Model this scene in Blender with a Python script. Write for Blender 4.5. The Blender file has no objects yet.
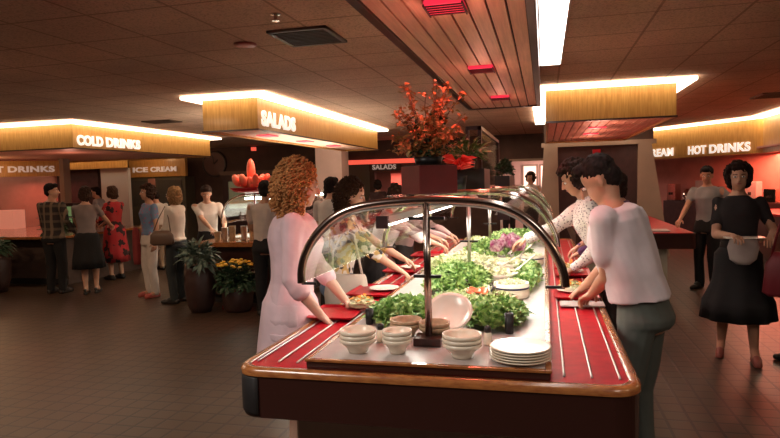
import bpy, math, random
import numpy as np
from math import sin, cos, pi, atan, radians, sqrt
from mathutils import Vector, Matrix, noise

S = bpy.context.scene
COL = S.collection
# ------------------------------------------------------------------ camera
EYE = 1.62
FPX = 608.0
yaw, pitch, roll = atan(155 / 608.0), atan(37 / 608.0), 0.027
F_ = Vector((-sin(yaw) * cos(pitch), cos(yaw) * cos(pitch), -sin(pitch)))
R_ = Vector((cos(yaw), sin(yaw), 0.0))
U_ = R_.cross(F_)
R2 = R_ * cos(roll) - U_ * sin(roll)
U2 = U_ * cos(roll) + R_ * sin(roll)
cd = bpy.data.cameras.new('camera')
cam = bpy.data.objects.new('camera', cd)
COL.objects.link(cam)
cam.matrix_world = Matrix(((R2.x, U2.x, -F_.x, 0), (R2.y, U2.y, -F_.y, 0), (R2.z, U2.z, -F_.z, EYE), (0, 0, 0, 1)))
cd.sensor_width = 36
cd.lens = 36 * FPX / 780
cd.clip_start = .02
cd.clip_end = 100
S.camera = cam
# ------------------------------------------------------------------ world, exposure
w = bpy.data.worlds.new('world')
S.world = w
w.use_nodes = True
w.node_tree.nodes['Background'].inputs[0].default_value = (1, .6, .4, 1)
w.node_tree.nodes['Background'].inputs[1].default_value = .03
S.view_settings.view_transform = 'Standard'
S.view_settings.look = 'None'
S.view_settings.gamma = 1
S.view_settings.use_curve_mapping = False
S.view_settings.exposure = 0.62
# light levels
BAND = 3.8          # cove strips round the canopies
GUARD = 16.0        # tube lamps under the sneeze guard
TROFFER = 14.0


def light(kind, name, loc, energy, color, size=.5, size_y=None, rot=(0, 0, 0), spot=None, blend=.6, radius=.05):
    l = bpy.data.lights.new(name, kind)
    l.energy = energy
    l.color = color
    if kind == 'AREA':
        l.shape = 'RECTANGLE'
        l.size = size
        l.size_y = size_y or size
    elif kind == 'SPOT':
        l.spot_size = spot
        l.spot_blend = blend
        l.shadow_soft_size = radius
    else:
        l.shadow_soft_size = radius
    o = bpy.data.objects.new(name, l)
    o.location = loc
    o.rotation_euler = rot
    COL.objects.link(o)
    return o


# added fill: dim warm area lamps without fixtures, behind the camera and over the floor
WARM = (1.0, .66, .42)
for (lx, ly, e) in ((-8.5, 4.2, 36), (3.2, 1.2, 14), (5.0, 6.0, 20), (-5.2, 4.6, 24), (-1.8, 11.0, 14), (-1, 14.6, 9)):
    light('AREA', 'warm_fill', (lx, ly, 2.70), e, WARM, .5)
light('AREA', 'white_fill', (-2.1, .9, 2.70), 38, (1.0, .89, .80), .6, 1.2)  # added white fill out of view, brightens the woman in pink
light('AREA', 'white_fill', (1.4, .2, 2.70), 14, (1.0, .89, .80), .6, 1.2)  # second added white fill, also out of view
# red lit serving bays
RED = (1.0, .16, .10)
light('AREA', 'bay_light', (4.9, 14.6, 2.0), 95, (1.0, .22, .13), 1.6, 1.0)
light('AREA', 'bay_light', (-11.9, 12.2, 1.88), 6, (1.0, .25, .16), 1.0, .6)
light('AREA', 'bay_light', (-4.2, 17.3, 1.9), 30, (1.0, .26, .2), 1.2, .6)
light('AREA', 'bay_light', (.1, 18.2, 2.5), 50, (1.0, .6, .5), 1.4, 1.0)


# ------------------------------------------------------------------ materials
MATS = {}


def nd(nt, typ, **kw):
    n = nt.nodes.new(typ)
    for k, v in kw.items():
        if k in n.inputs:
            n.inputs[k].default_value = v
        else:
            setattr(n, k, v)
    return n


def mat(name, col, rough=.6, metal=0, emit=None, estr=0, noise_amt=0, nscale=8, spec=.5, col2=None, stretch=(1, 1, 1), bump=0, trans=0, coat=0):
    if name in MATS:
        return MATS[name]
    m = bpy.data.materials.new(name)
    m.use_nodes = True
    nt = m.node_tree
    b = nt.nodes['Principled BSDF']
    b.inputs['Base Color'].default_value = (*col, 1)
    b.inputs['Roughness'].default_value = rough
    b.inputs['Metallic'].default_value = metal
    b.inputs['Specular IOR Level'].default_value = spec
    b.inputs['Coat Weight'].default_value = coat
    b.inputs['Coat Roughness'].default_value = .12
    if emit:
        b.inputs['Emission Color'].default_value = (*emit, 1)
        b.inputs['Emission Strength'].default_value = estr
    tc = nd(nt, 'ShaderNodeTexCoord')
    mp = nd(nt, 'ShaderNodeMapping')
    mp.inputs['Scale'].default_value = stretch
    nt.links.new(tc.outputs['Object'], mp.inputs['Vector'])
    if noise_amt or col2:
        no = nd(nt, 'ShaderNodeTexNoise')
        no.inputs['Scale'].default_value = nscale
        no.inputs['Detail'].default_value = 4
        nt.links.new(mp.outputs[0], no.inputs['Vector'])
        mx = nd(nt, 'ShaderNodeMixRGB')
        c2 = col2 or tuple(c * (1 - noise_amt) for c in col)
        mx.inputs[1].default_value = (*col, 1)
        mx.inputs[2].default_value = (*c2, 1)
        cr = nd(nt, 'ShaderNodeValToRGB')
        cr.color_ramp.elements[0].position = .35
        cr.color_ramp.elements[1].position = .65
        nt.links.new(no.outputs['Fac'], cr.inputs[0])
        nt.links.new(cr.outputs[0], mx.inputs[0])
        nt.links.new(mx.outputs[0], b.inputs['Base Color'])
        if bump:
            bp = nd(nt, 'ShaderNodeBump')
            bp.inputs['Strength'].default_value = bump
            nt.links.new(no.outputs['Fac'], bp.inputs['Height'])
            nt.links.new(bp.outputs[0], b.inputs['Normal'])
    MATS[name] = m
    return m


def tile_mat(name, c1, c2, mortar, size, msize, off=(0, 0), rough=.4, nscale=2.0, bump=.2, speck=None):
    m = bpy.data.materials.new(name)
    m.use_nodes = True
    nt = m.node_tree
    b = nt.nodes['Principled BSDF']
    tc = nd(nt, 'ShaderNodeTexCoord')
    mp = nd(nt, 'ShaderNodeMapping')
    mp.inputs['Location'].default_value = (off[0], off[1], 0)
    nt.links.new(tc.outputs['Object'], mp.inputs['Vector'])
    br = nd(nt, 'ShaderNodeTexBrick')
    br.offset = 0
    br.squash = 1
    br.inputs['Scale'].default_value = 1
    br.inputs['Brick Width'].default_value = size
    br.inputs['Row Height'].default_value = size
    br.inputs['Mortar Size'].default_value = msize
    br.inputs['Mortar Smooth'].default_value = .2
    br.inputs['Color1'].default_value = (*c1, 1)
    br.inputs['Color2'].default_value = (*c2, 1)
    br.inputs['Mortar'].default_value = (*mortar, 1)
    nt.links.new(mp.outputs[0], br.inputs['Vector'])
    no = nd(nt, 'ShaderNodeTexNoise')
    no.inputs['Scale'].default_value = nscale
    no.inputs['Detail'].default_value = 6
    nt.links.new(tc.outputs['Object'], no.inputs['Vector'])
    mx = nd(nt, 'ShaderNodeMixRGB', blend_type='MULTIPLY')
    cr = nd(nt, 'ShaderNodeValToRGB')
    cr.color_ramp.elements[0].color = (.6, .6, .6, 1)
    cr.color_ramp.elements[0].position = .3
    cr.color_ramp.elements[1].position = .7
    mx.inputs[0].default_value = .8
    nt.links.new(no.outputs['Fac'], cr.inputs[0])
    nt.links.new(br.outputs['Color'], mx.inputs[1])
    nt.links.new(cr.outputs[0], mx.inputs[2])
    out = mx.outputs[0]
    if speck:
        n2 = nd(nt, 'ShaderNodeTexNoise')
        n2.inputs['Scale'].default_value = speck
        nt.links.new(tc.outputs['Object'], n2.inputs['Vector'])
        c3 = nd(nt, 'ShaderNodeValToRGB')
        c3.color_ramp.elements[0].position = .38
        c3.color_ramp.elements[0].color = (.55, .55, .55, 1)
        c3.color_ramp.elements[1].position = .5
        m3 = nd(nt, 'ShaderNodeMixRGB', blend_type='MULTIPLY')
        m3.inputs[0].default_value = .6
        nt.links.new(n2.outputs['Fac'], c3.inputs[0])
        nt.links.new(out, m3.inputs[1])
        nt.links.new(c3.outputs[0], m3.inputs[2])
        out = m3.outputs[0]
    nt.links.new(out, b.inputs['Base Color'])
    bp = nd(nt, 'ShaderNodeBump')
    bp.inputs['Strength'].default_value = bump
    bp.inputs['Distance'].default_value = .01
    bp.invert = True
    nt.links.new(br.outputs['Fac'], bp.inputs['Height'])
    nt.links.new(bp.outputs[0], b.inputs['Normal'])
    b.inputs['Roughness'].default_value = rough
    return m


def pattern_mat(name, kind, c1, c2, c3=None, scale=20, rough=.85):
    if name in MATS:
        return MATS[name]
    m = bpy.data.materials.new(name)
    m.use_nodes = True
    nt = m.node_tree
    b = nt.nodes['Principled BSDF']
    b.inputs['Roughness'].default_value = rough
    tc = nd(nt, 'ShaderNodeTexCoord')
    if kind == 'blotch':
        v = nd(nt, 'ShaderNodeTexVoronoi')
        v.inputs['Scale'].default_value = scale
        nt.links.new(tc.outputs['Object'], v.inputs['Vector'])
        cr = nd(nt, 'ShaderNodeValToRGB')
        cr.color_ramp.interpolation = 'CONSTANT'
        e = cr.color_ramp.elements
        e[0].color = (*c1, 1)
        e[1].color = (*c2, 1)
        e[1].position = .42
        if c3:
            x = e.new(.68)
            x.color = (*c3, 1)
        sp = nd(nt, 'ShaderNodeSeparateColor')
        nt.links.new(v.outputs['Color'], sp.inputs[0])
        nt.links.new(sp.outputs[0], cr.inputs[0])
        nt.links.new(cr.outputs[0], b.inputs['Base Color'])
    elif kind == 'spots':
        v = nd(nt, 'ShaderNodeTexVoronoi')
        v.inputs['Scale'].default_value = scale
        nt.links.new(tc.outputs['Object'], v.inputs['Vector'])
        cr = nd(nt, 'ShaderNodeValToRGB')
        cr.color_ramp.interpolation = 'CONSTANT'
        e = cr.color_ramp.elements
        e[0].color = (*c2, 1)
        e[1].color = (*c1, 1)
        e[1].position = .33
        nt.links.new(v.outputs['Distance'], cr.inputs[0])
        nt.links.new(cr.outputs[0], b.inputs['Base Color'])
    elif kind == 'plaid':
        last = None
        for ax in (0, 2):
            wv = nd(nt, 'ShaderNodeTexWave')
            wv.bands_direction = 'X' if ax == 0 else 'Z'
            wv.inputs['Scale'].default_value = scale
            nt.links.new(tc.outputs['Object'], wv.inputs['Vector'])
            cr = nd(nt, 'ShaderNodeValToRGB')
            cr.color_ramp.elements[0].position = .72
            cr.color_ramp.elements[1].position = .8
            nt.links.new(wv.outputs['Fac'], cr.inputs[0])
            if last is None:
                last = cr.outputs[0]
            else:
                ad = nd(nt, 'ShaderNodeMixRGB', blend_type='ADD')
                ad.inputs[0].default_value = .5
                nt.links.new(last, ad.inputs[1])
                nt.links.new(cr.outputs[0], ad.inputs[2])
                last = ad.outputs[0]
        mx = nd(nt, 'ShaderNodeMixRGB')
        mx.inputs[1].default_value = (*c1, 1)
        mx.inputs[2].default_value = (*c2, 1)
        nt.links.new(last, mx.inputs[0])
        nt.links.new(mx.outputs[0], b.inputs['Base Color'])
    elif kind == 'grid':
        br = nd(nt, 'ShaderNodeTexBrick')
        br.offset = 0
        br.inputs['Scale'].default_value = scale
        br.inputs['Brick Width'].default_value = .5
        br.inputs['Row Height'].default_value = .5
        br.inputs['Mortar Size'].default_value = .05
        br.inputs['Color1'].default_value = (*c1, 1)
        br.inputs['Color2'].default_value = (*c1, 1)
        br.inputs['Mortar'].default_value = (*c2, 1)
        nt.links.new(tc.outputs['Object'], br.inputs['Vector'])
        nt.links.new(br.outputs[0], b.inputs['Base Color'])
    MATS[name] = m
    return m


def glass_mat():
    m = bpy.data.materials.new('clear_glass')
    m.use_nodes = True
    nt = m.node_tree
    nt.nodes.clear()
    out = nd(nt, 'ShaderNodeOutputMaterial')
    tr = nd(nt, 'ShaderNodeBsdfTransparent')
    tr.inputs[0].default_value = (.97, .985, .98, 1)
    gl = nd(nt, 'ShaderNodeBsdfGlossy')
    gl.inputs['Roughness'].default_value = .04
    fr = nd(nt, 'ShaderNodeFresnel')
    fr.inputs[0].default_value = 1.27
    mx = nd(nt, 'ShaderNodeMixShader')
    mu = nd(nt, 'ShaderNodeMath', operation='MULTIPLY')
    mu.inputs[1].default_value = .4
    nt.links.new(fr.outputs[0], mu.inputs[0])
    nt.links.new(mu.outputs[0], mx.inputs[0])
    nt.links.new(tr.outputs[0], mx.inputs[1])
    nt.links.new(gl.outputs[0], mx.inputs[2])
    nt.links.new(mx.outputs[0], out.inputs[0])
    return m


M = {}
M['floor'] = tile_mat('quarry_tile', (.088, .050, .030), (.078, .044, .027), (.022, .012, .009), .152, .011, rough=.36, nscale=1.3, bump=.3)
M['ceil'] = tile_mat('acoustic_tile', (.74, .45, .32), (.72, .44, .31), (.42, .24, .16), .605, .011, off=(.44, .22), rough=.9, nscale=.8, bump=.2, speck=70)
M['darkwall'] = mat('dark_brown_wall', (.085, .045, .035), .8, noise_amt=.3, nscale=3)
M['maroon'] = mat('maroon_panel', (.05, .018, .018), .6, noise_amt=.3)
M['cream'] = mat('cream_wall', (.34, .25, .19), .7, noise_amt=.1, nscale=3)
M['pinkwall'] = mat('pink_plaster', (.62, .45, .40), .8, noise_amt=.1, nscale=3)
M['redback'] = mat('coral_back_wall', (.55, .25, .2), .6, noise_amt=.15, nscale=4)
M['oak'] = mat('light_oak', (.60, .32, .085), .42, col2=(.46, .22, .05), nscale=9, stretch=(7, 7, .5), coat=.15)
M['trim'] = mat('orange_oak_edge', (.44, .17, .05), .25, col2=(.28, .09, .03), nscale=10, stretch=(2, 2, 8), coat=.6)
M['walnut'] = mat('dark_cherry_wood', (.042, .013, .010), .3, col2=(.04, .013, .009), nscale=10, stretch=(1, 1, 14), coat=.4)
M['board'] = mat('grey_pink_slats', (.86, .50, .36), .5, col2=(.70, .38, .27), nscale=5, stretch=(12, .6, 1))
M['groove'] = mat('dark_groove', (.05, .022, .018), .8)
M['redlam'] = mat('red_laminate', (.50, .008, .018), .38, noise_amt=.25, nscale=14, spec=.22)
M['redtray'] = mat('red_tray', (.38, .007, .016), .35, spec=.3)
M['steel'] = mat('brushed_steel', (.55, .50, .47), .36, metal=1)
M['chrome'] = mat('chrome', (.72, .66, .62), .12, metal=1)
M['bronze'] = mat('dark_bronze_chrome', (.50, .41, .36), .2, metal=1)
M['black'] = mat('black_plastic', (.012, .011, .011), .4)
M['rubber'] = mat('black_rubber', (.015, .013, .013), .6)
M['beige'] = mat('beige_laminate', (.52, .40, .31), .5, noise_amt=.08)
M['wellwhite'] = mat('pale_counter', (.50, .435, .41), .35, noise_amt=.12, nscale=20)
M['china'] = mat('cream_china', (.86, .76, .60), .25, coat=.3)
M['white'] = mat('white_china', (.88, .83, .72), .22, coat=.3)
M['wicker'] = mat('tan_stoneware', (.52, .36, .21), .6, noise_amt=.3, nscale=40)
M['band'] = mat('fluorescent_strip', (1, .95, .85), .5, emit=(1.0, .80, .58), estr=BAND)
M['troffer'] = mat('fluorescent_diffuser', (1, 1, 1), .5, emit=(1.0, .90, .82), estr=TROFFER * .35)
M['tube'] = mat('tube_lamp', (1, 1, 1), .5, emit=(1.0, .93, .82), estr=GUARD)
M['letter'] = mat('lit_white_letters', (.9, .88, .84), .5, emit=(1, .9, .8), estr=.45)
M['letterdim'] = mat('white_letters', (.8, .72, .66), .5, emit=(1, .8, .7), estr=.12)
M['heat'] = mat('red_heat_lamp', (.6, .05, .08), .4, emit=(1.0, .03, .08), estr=.55)
M['glass'] = glass_mat()
M['leafdark'] = mat('dark_green_leaves', (.05, .10, .045), .5, col2=(.02, .05, .02), nscale=20)
M['leafgrey'] = mat('grey_green_leaves', (.16, .22, .17), .5, col2=(.06, .10, .07), nscale=12)
M['kale'] = mat('curly_kale', (.06, .19, .03), .45, col2=(.46, .62, .22), nscale=34)
M['lettuce'] = mat('pale_lettuce', (.38, .50, .18), .45, col2=(.78, .78, .50), nscale=26)
M['slaw'] = mat('white_slaw', (.80, .76, .58), .5, col2=(.60, .64, .34), nscale=60)
M['copper'] = mat('copper_leaves', (.62, .20, .07), .55, col2=(.30, .20, .06), nscale=15)
M['radic'] = mat('purple_cabbage', (.30, .035, .13), .4, col2=(.65, .45, .5), nscale=25)
M['tomato'] = mat('tomato', (.75, .07, .03), .25, col2=(.85, .2, .08), nscale=30)
M['carrot'] = mat('orange_carrot', (.85, .33, .05), .5)
M['bread'] = mat('pale_breadstick', (.80, .55, .34), .6, noise_amt=.2, nscale=30)
M['mum'] = mat('yellow_flowers', (.80, .50, .04), .6)
M['lobster'] = mat('red_glossy_fruit', (.85, .12, .07), .3, col2=(.95, .35, .22), nscale=8)
M['potdark'] = mat('dark_brown_pot', (.05, .022, .017), .45, noise_amt=.3)
M['planter'] = mat('dark_red_planter', (.14, .018, .018), .5, noise_amt=.2)
M['soil'] = mat('potting_soil', (.03, .02, .015), .9)
M['yellowfood'] = mat('yellow_food', (.85, .55, .08), .6, noise_amt=.2, nscale=40)
M['screen'] = mat('lit_drink_panel', (.3, .4, .2), .5, emit=(.45, .75, .3), estr=.12)
M['lampglass'] = mat('lit_window_glass', (.9, .7, .6), .4, emit=(1, .72, .6), estr=.7)
M['casewhite'] = mat('lit_case_interior', (.8, .9, .8), .4, emit=(.8, 1, .82), estr=.45)
M['redline'] = mat('red_lit_strip', (.8, .1, .07), .4, emit=(1, .12, .07), estr=.55)
M['eyewhite'] = mat('eye_white', (.8, .78, .75), .3)
M['eyedark'] = mat('eye_iris', (.03, .02, .015), .3)
M['lip'] = mat('lips', (.45, .14, .11), .5)


def skin(v=0):
    return mat('skin_%d' % v, ((.60, .33, .22), (.50, .26, .16), (.66, .40, .29))[v], .5, noise_amt=.06, nscale=10)


def cloth(name, c, amt=.12, rough=.9):
    return mat(name, c, rough, noise_amt=amt, nscale=9, bump=.15)


# ------------------------------------------------------------------ mesh builder
class MB:
    def __init__(s):
        s.v, s.f, s.mi = [], [], []
        s.cur = 0

    def add(s, vs, fs):
        n = len(s.v)
        s.v += [tuple(p) for p in vs]
        for f in fs:
            s.f.append(tuple(i + n for i in f))
            s.mi.append(s.cur)

    def box(s, x0, x1, y0, y1, z0, z1, rz=0, c=None):
        P = [(x0, y0, z0), (x1, y0, z0), (x1, y1, z0), (x0, y1, z0), (x0, y0, z1), (x1, y0, z1), (x1, y1, z1), (x0, y1, z1)]
        if rz:
            cx, cy = c or ((x0 + x1) / 2, (y0 + y1) / 2)
            P = [(cx + (x - cx) * cos(rz) - (y - cy) * sin(rz), cy + (x - cx) * sin(rz) + (y - cy) * cos(rz), z) for x, y, z in P]
        s.add(P, [(0, 3, 2, 1), (4, 5, 6, 7), (0, 1, 5, 4), (1, 2, 6, 5), (2, 3, 7, 6), (3, 0, 4, 7)])
        return s

    def prism(s, poly, z0, z1, poly2=None):
        n = len(poly)
        q = poly2 or poly
        s.add([(x, y, z0) for x, y in poly] + [(x, y, z1) for x, y in q],
              [tuple(range(n - 1, -1, -1)), tuple(range(n, 2 * n))] + [(i, (i + 1) % n, n + (i + 1) % n, n + i) for i in range(n)])
        return s

    def rings(s, rs, cap=True, closed=False):
        n = len(rs[0])
        vs = [p for r in rs for p in r]
        fs = []
        m = len(rs)
        for j in range(m if closed else m - 1):
            a, b = j * n, ((j + 1) % m) * n
            for i in range(n):
                fs.append((a + i, a + (i + 1) % n, b + (i + 1) % n, b + i))
        if cap and not closed:
            fs.append(tuple(range(n - 1, -1, -1)))
            fs.append(tuple(range((m - 1) * n, m * n)))
        s.add(vs, fs)
        return s

    def tube(s, path, r, n=8, closed=False):
        path = [Vector(p) for p in path]
        rs = []
        up = None
        m = len(path)
        for i, p in enumerate(path):
            a = path[(i - 1) % m] if (closed or i > 0) else p
            b = path[(i + 1) % m] if (closed or i < m - 1) else p
            t = (b - a).normalized()
            if up is None:
                up = t.orthogonal().normalized()
            up = (up - t * up.dot(t))
            up = up.normalized() if up.length > 1e-6 else t.orthogonal().normalized()
            q = t.cross(up)
            rr = r[i] if isinstance(r, (list, tuple)) else r
            rs.append([p + (up * cos(2 * pi * k / n) + q * sin(2 * pi * k / n)) * rr for k in range(n)])
        return s.rings(rs, closed=closed)

    def lathe(s, prof, c=(0, 0, 0), n=24, sx=1, sy=1):
        rs = [[(c[0] + r * cos(2 * pi * k / n) * sx, c[1] + r * sin(2 * pi * k / n) * sy, c[2] + z) for k in range(n)] for r, z in prof]
        return s.rings(rs)

    def ell(s, c, r, n=12, m=8, rot=None):
        c = Vector(c)
        if not isinstance(r, (tuple, list)):
            r = (r, r, r)
        rs = []
        for j in range(m + 1):
            th = pi * (j + .001) / (m + .002)
            ring = []
            for k in range(n):
                p = Vector((r[0] * sin(th) * cos(2 * pi * k / n), r[1] * sin(th) * sin(2 * pi * k / n), -r[2] * cos(th)))
                if rot:
                    p = rot @ p
                ring.append(c + p)
            rs.append(ring)
        return s.rings(rs)

    def cap(s, a, b, ra, rb, n=12):
        a, b = Vector(a), Vector(b)
        d = b - a
        L = max(d.length, 1e-5)
        t = d / L if d.length > 1e-5 else Vector((0, 0, 1))
        u = t.orthogonal().normalized()
        q = t.cross(u)
        rs = []
        for k in range(5):
            th = pi / 2 * (k + .02) / 4.02
            rs.append((a - t * ra * cos(th), ra * sin(th)))
        rs.append((a + d * .5, (ra + rb) / 2))
        for k in range(5):
            th = pi / 2 * (4 - k + .02) / 4.02
            rs.append((b + t * rb * cos(th), rb * sin(th)))
        return s.rings([[c + (u * cos(2 * pi * i / n) + q * sin(2 * pi * i / n)) * r for i in range(n)] for c, r in rs])

    def mesh(s, name, mats, smooth=False):
        me = bpy.data.meshes.new(name)
        me.from_pydata(s.v, [], s.f)
        for m in (mats if isinstance(mats, (list, tuple)) else [mats]):
            me.materials.append(m)
        if len(me.materials) > 1:
            me.polygons.foreach_set('material_index', s.mi)
        if smooth:
            me.polygons.foreach_set('use_smooth', [True] * len(me.polygons))
        me.update()
        return me

    def obj(s, name, mats, parent=None, smooth=False, bevel=0, loc=None):
        o = bpy.data.objects.new(name, s.mesh(name, mats, smooth))
        COL.objects.link(o)
        if parent:
            o.parent = parent
        if loc:
            o.location = loc
        if bevel:
            md = o.modifiers.new('b', 'BEVEL')
            md.width = bevel
            md.segments = 2
            md.limit_method = 'ANGLE'
        return o


def B(*a, **k):
    return MB().box(*a, **k)


def tag(o, label, cat, group=None, kind=None):
    o['label'] = label
    o['category'] = cat
    if group:
        o['group'] = group
    if kind:
        o['kind'] = kind
    return o


def thing(name, label, cat, loc=(0, 0, 0), rz=0, group=None):
    o = bpy.data.objects.new(name, None)
    COL.objects.link(o)
    o.location = loc
    o.rotation_euler = (0, 0, rz)
    return tag(o, label, cat, group)


def struct(o):
    o['kind'] = 'structure'
    return o


def dup(root, loc, rz=0, label=None, scale=None):
    r = root.copy()
    COL.objects.link(r)
    r.location = loc
    r.rotation_euler = (0, 0, rz)
    if scale:
        r.scale = scale
    if label:
        r['label'] = label
    for ch in list(root.children):
        c = ch.copy()
        COL.objects.link(c)
        c.parent = r
        for g in ch.children:
            d = g.copy()
            COL.objects.link(d)
            d.parent = c
    return r


def rrect(x0, x1, y0, y1, r, n=6):
    pts = []
    for cx, cy, a in ((x1 - r, y1 - r, 0), (x0 + r, y1 - r, 90), (x0 + r, y0 + r, 180), (x1 - r, y0 + r, 270)):
        for k in range(n + 1):
            t = radians(a + 90 * k / n)
            pts.append((cx + r * cos(t), cy + r * sin(t)))
    return pts


# ------------------------------------------------------------------ room shell
X0, X1, Y0, Y1, H = -14.0, 8.0, -3.5, 19.5, 2.75
struct(B(X0, X1, Y0, Y1, -.1, 0).obj('floor', M['floor']))
struct(B(X0, X1, Y0, Y1, H, H + .1).obj('ceiling', M['ceil']))
struct(B(X0 - .1, X0, Y0, Y1, 0, H).obj('wall_left', M['darkwall']))
struct(B(X1, X1 + .1, Y0, Y1, 0, H).obj('wall_right', M['darkwall']))
struct(B(X0, X1, Y0 - .1, Y0, 0, H).obj('wall_front', M['darkwall']))
struct(B(X0, X1, Y1, Y1 + .1, 0, H).obj('wall_back', M['pinkwall']))
# far header and wall segments at Y=16, with lit openings
mb = MB()
mb.box(-12.4, 2.4, 16, 16.15, 2.12, H)
for a, b in ((-12.4, -5.6), (-4.62, -4.48), (-3.72, -1.12), (.0, 2.4)):
    mb.box(a, b, 16, 16.15, 0, 2.12)
struct(mb.obj('wall_header', M['darkwall']))
struct(B(-5.6, -3.0, 15.93, 16, 2.12, 2.24).obj('trim_1', M['redline']))
struct(B(-1.12, .0, 15.94, 16, 2.06, 2.12).obj('trim_2', M['cream']))
struct(B(-5.6, -4.62, 16.2, 16.25, 0, 2.12).obj('wall_partition', mat('grey_green_panel', (.13, .12, .09), .7)))
struct(B(-4.5, -3.6, 17.9, 18.0, 0, 2.4).obj('wall_recess', M['redback']))


def window(n, x0, x1, z0, z1, y):
    o = struct(B(x0, x1, y - .02, y - .01, z0, z1).obj('window_%d' % n, M['lampglass']))
    f = MB()
    f.box(x0 - .05, x0, y - .05, y, z0 - .05, z1 + .05).box(x1, x1 + .05, y - .05, y, z0 - .05, z1 + .05)
    f.box(x0, x1, y - .05, y, z0 - .05, z0).box(x0, x1, y - .05, y, z1, z1 + .05)
    f.obj('window_frame', M['cream'], o)


window(1, -.62, -.24, 1.0, 2.0, Y1)
window(2, -.1, .34, 1.0, 2.0, Y1)


# letters -----------------------------------------------------------
def letters(text, size, width, origin, rz, m, parent, depth=.014, heavy=.011):
    words = text.split(' ')
    if len(words) > 1:
        tot = len(text) - .6 * (len(words) - 1)
        u, dx = width / tot, Vector((cos(rz), sin(rz), 0))
        pos = 0
        for w_ in words:
            letters(w_, size, u * (len(w_) - .1), tuple(Vector(origin) + dx * pos), rz, m, parent, depth, heavy)
            pos += u * (len(w_) + .4)
        return
    cu = bpy.data.curves.new('lettering', 'FONT')
    cu.body = text
    cu.size = size
    cu.extrude = depth / 2
    cu.offset = heavy
    cu.space_character = 1.08
    o = bpy.data.objects.new('tmp', cu)
    COL.objects.link(o)
    bpy.context.view_layer.update()
    me = bpy.data.meshes.new_from_object(o.evaluated_get(bpy.context.evaluated_depsgraph_get()))
    bpy.data.objects.remove(o)
    xs = [v.co.x for v in me.vertices]
    k = width / (max(xs) - min(xs))
    x0 = min(xs)
    for v in me.vertices:
        v.co.x = (v.co.x - x0) * k
    me.transform(Matrix.Translation(origin) @ Matrix.Rotation(rz, 4, 'Z') @ Matrix.Rotation(pi / 2, 4, 'X'))
    me.materials.clear()
    me.materials.append(m)
    t = bpy.data.objects.new('lettering', me)
    COL.objects.link(t)
    t.parent = parent
    return t


# ------------------------------------------------------------------ lit canopies
def canopy(label, x0, x1, y0, y1, zb=2.30, bw=.19):
    t = thing('lit_canopy', label, 'ceiling canopy', group='oak canopies with glowing edges hung from the ceiling')
    mb = MB()
    th = .03
    mb.box(x0, x1, y0, y0 + th, zb, H - .035).box(x0, x1, y1 - th, y1, zb, H - .035)
    mb.box(x0, x0 + th, y0 + th, y1 - th, zb, H - .035).box(x1 - th, x1, y0 + th, y1 - th, zb, H - .035)
    mb.obj('fascia', M['oak'], t)
    e = MB()
    for a in (zb,):
        e.box(x0 - .012, x1 + .012, y0 - .012, y0, a, a + .02).box(x1, x1 + .012, y0, y1, a, a + .02)
        e.box(x0 - .012, x0, y0, y1, a, a + .02).box(x0 - .012, x1 + .012, y1, y1 + .012, a, a + .02)
    e.obj('edge_moulding', M['walnut'], t)
    s = MB()
    nb = max(3, int((x1 - x0 - .06) / .11))
    w_ = (x1 - x0 - .06) / nb
    for k in range(nb):
        s.box(x0 + .03 + k * w_ + .007, x0 + .03 + (k + 1) * w_ - .007, y0 + .03, y1 - .03, zb + .03, zb + .05)
    s.obj('slatted_soffit', M['board'], t)
    B(x0 + .03, x1 - .03, y0 + .03, y1 - .03, zb + .055, zb + .065).obj('backing', M['groove'], t)
    g = MB()
    z0, z1 = H - .05, H - .012
    g.box(x0 - bw, x1 + bw, y0 - bw, y0, z0, z1).box(x0 - bw, x1 + bw, y1, y1 + bw, z0, z1)
    g.box(x0 - bw, x0, y0, y1, z0, z1).box(x1, x1 + bw, y0, y1, z0, z1)
    g.obj('light_strip', M['band'], t)
    return t


c1 = canopy('oak canopy lettered SALADS left of the centre, over the far salad island', -4.15, -3.4, 6.9, 12.45)
letters('SALADS', .25, 1.05, (-3.395 + .02, 6.96, 2.37), pi / 2, M['letter'], c1)
c2 = canopy('long oak canopy lettered COLD DRINKS at the far left', -12.6, -7.4, 8.35, 12.55)
letters('COLD DRINKS', .215, 1.62, (-7.395 + .02, 8.42, 2.37), pi / 2, M['letter'], c2)
c3 = canopy('plain oak canopy without lettering, right of the big slatted ceiling panel', .03, 1.53, 7.9, 12.6)
for (x, y) in ((.75, 9.3), (.75, 10.6)):
    B(x - .12, x + .12, y - .06, y + .06, 2.315, 2.328).obj('heat_lamp', M['heat'], c3)
for (x, y) in ((-3.8, 8.0), (-3.8, 9.4), (-3.8, 10.8)):
    B(x - .1, x + .1, y - .15, y + .15, 2.315, 2.328).obj('heat_lamp', M['heat'], c1)
    light('SPOT', 'heat_spot', (x, y, 2.28), 18, (1, .35, .25), rot=(0, 0, 0), spot=2.0)
light('SPOT', 'heat_spot', (.75, 9.3, 2.28), 14, (1, .3, .2), spot=2.0)
for q in ((.8, 8.7, 2.08), (.8, 10.0, 2.08), (.8, 11.4, 2.08), (-3.8, 8.6, 2.05), (-3.8, 10.6, 2.05), (-8.6, 9.6, 2.0)):
    light('POINT', 'soffit_fill', q, 3.6, (1, .42, .3), radius=.08)  # added reddish fill under the canopies, brightens their soffits

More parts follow.
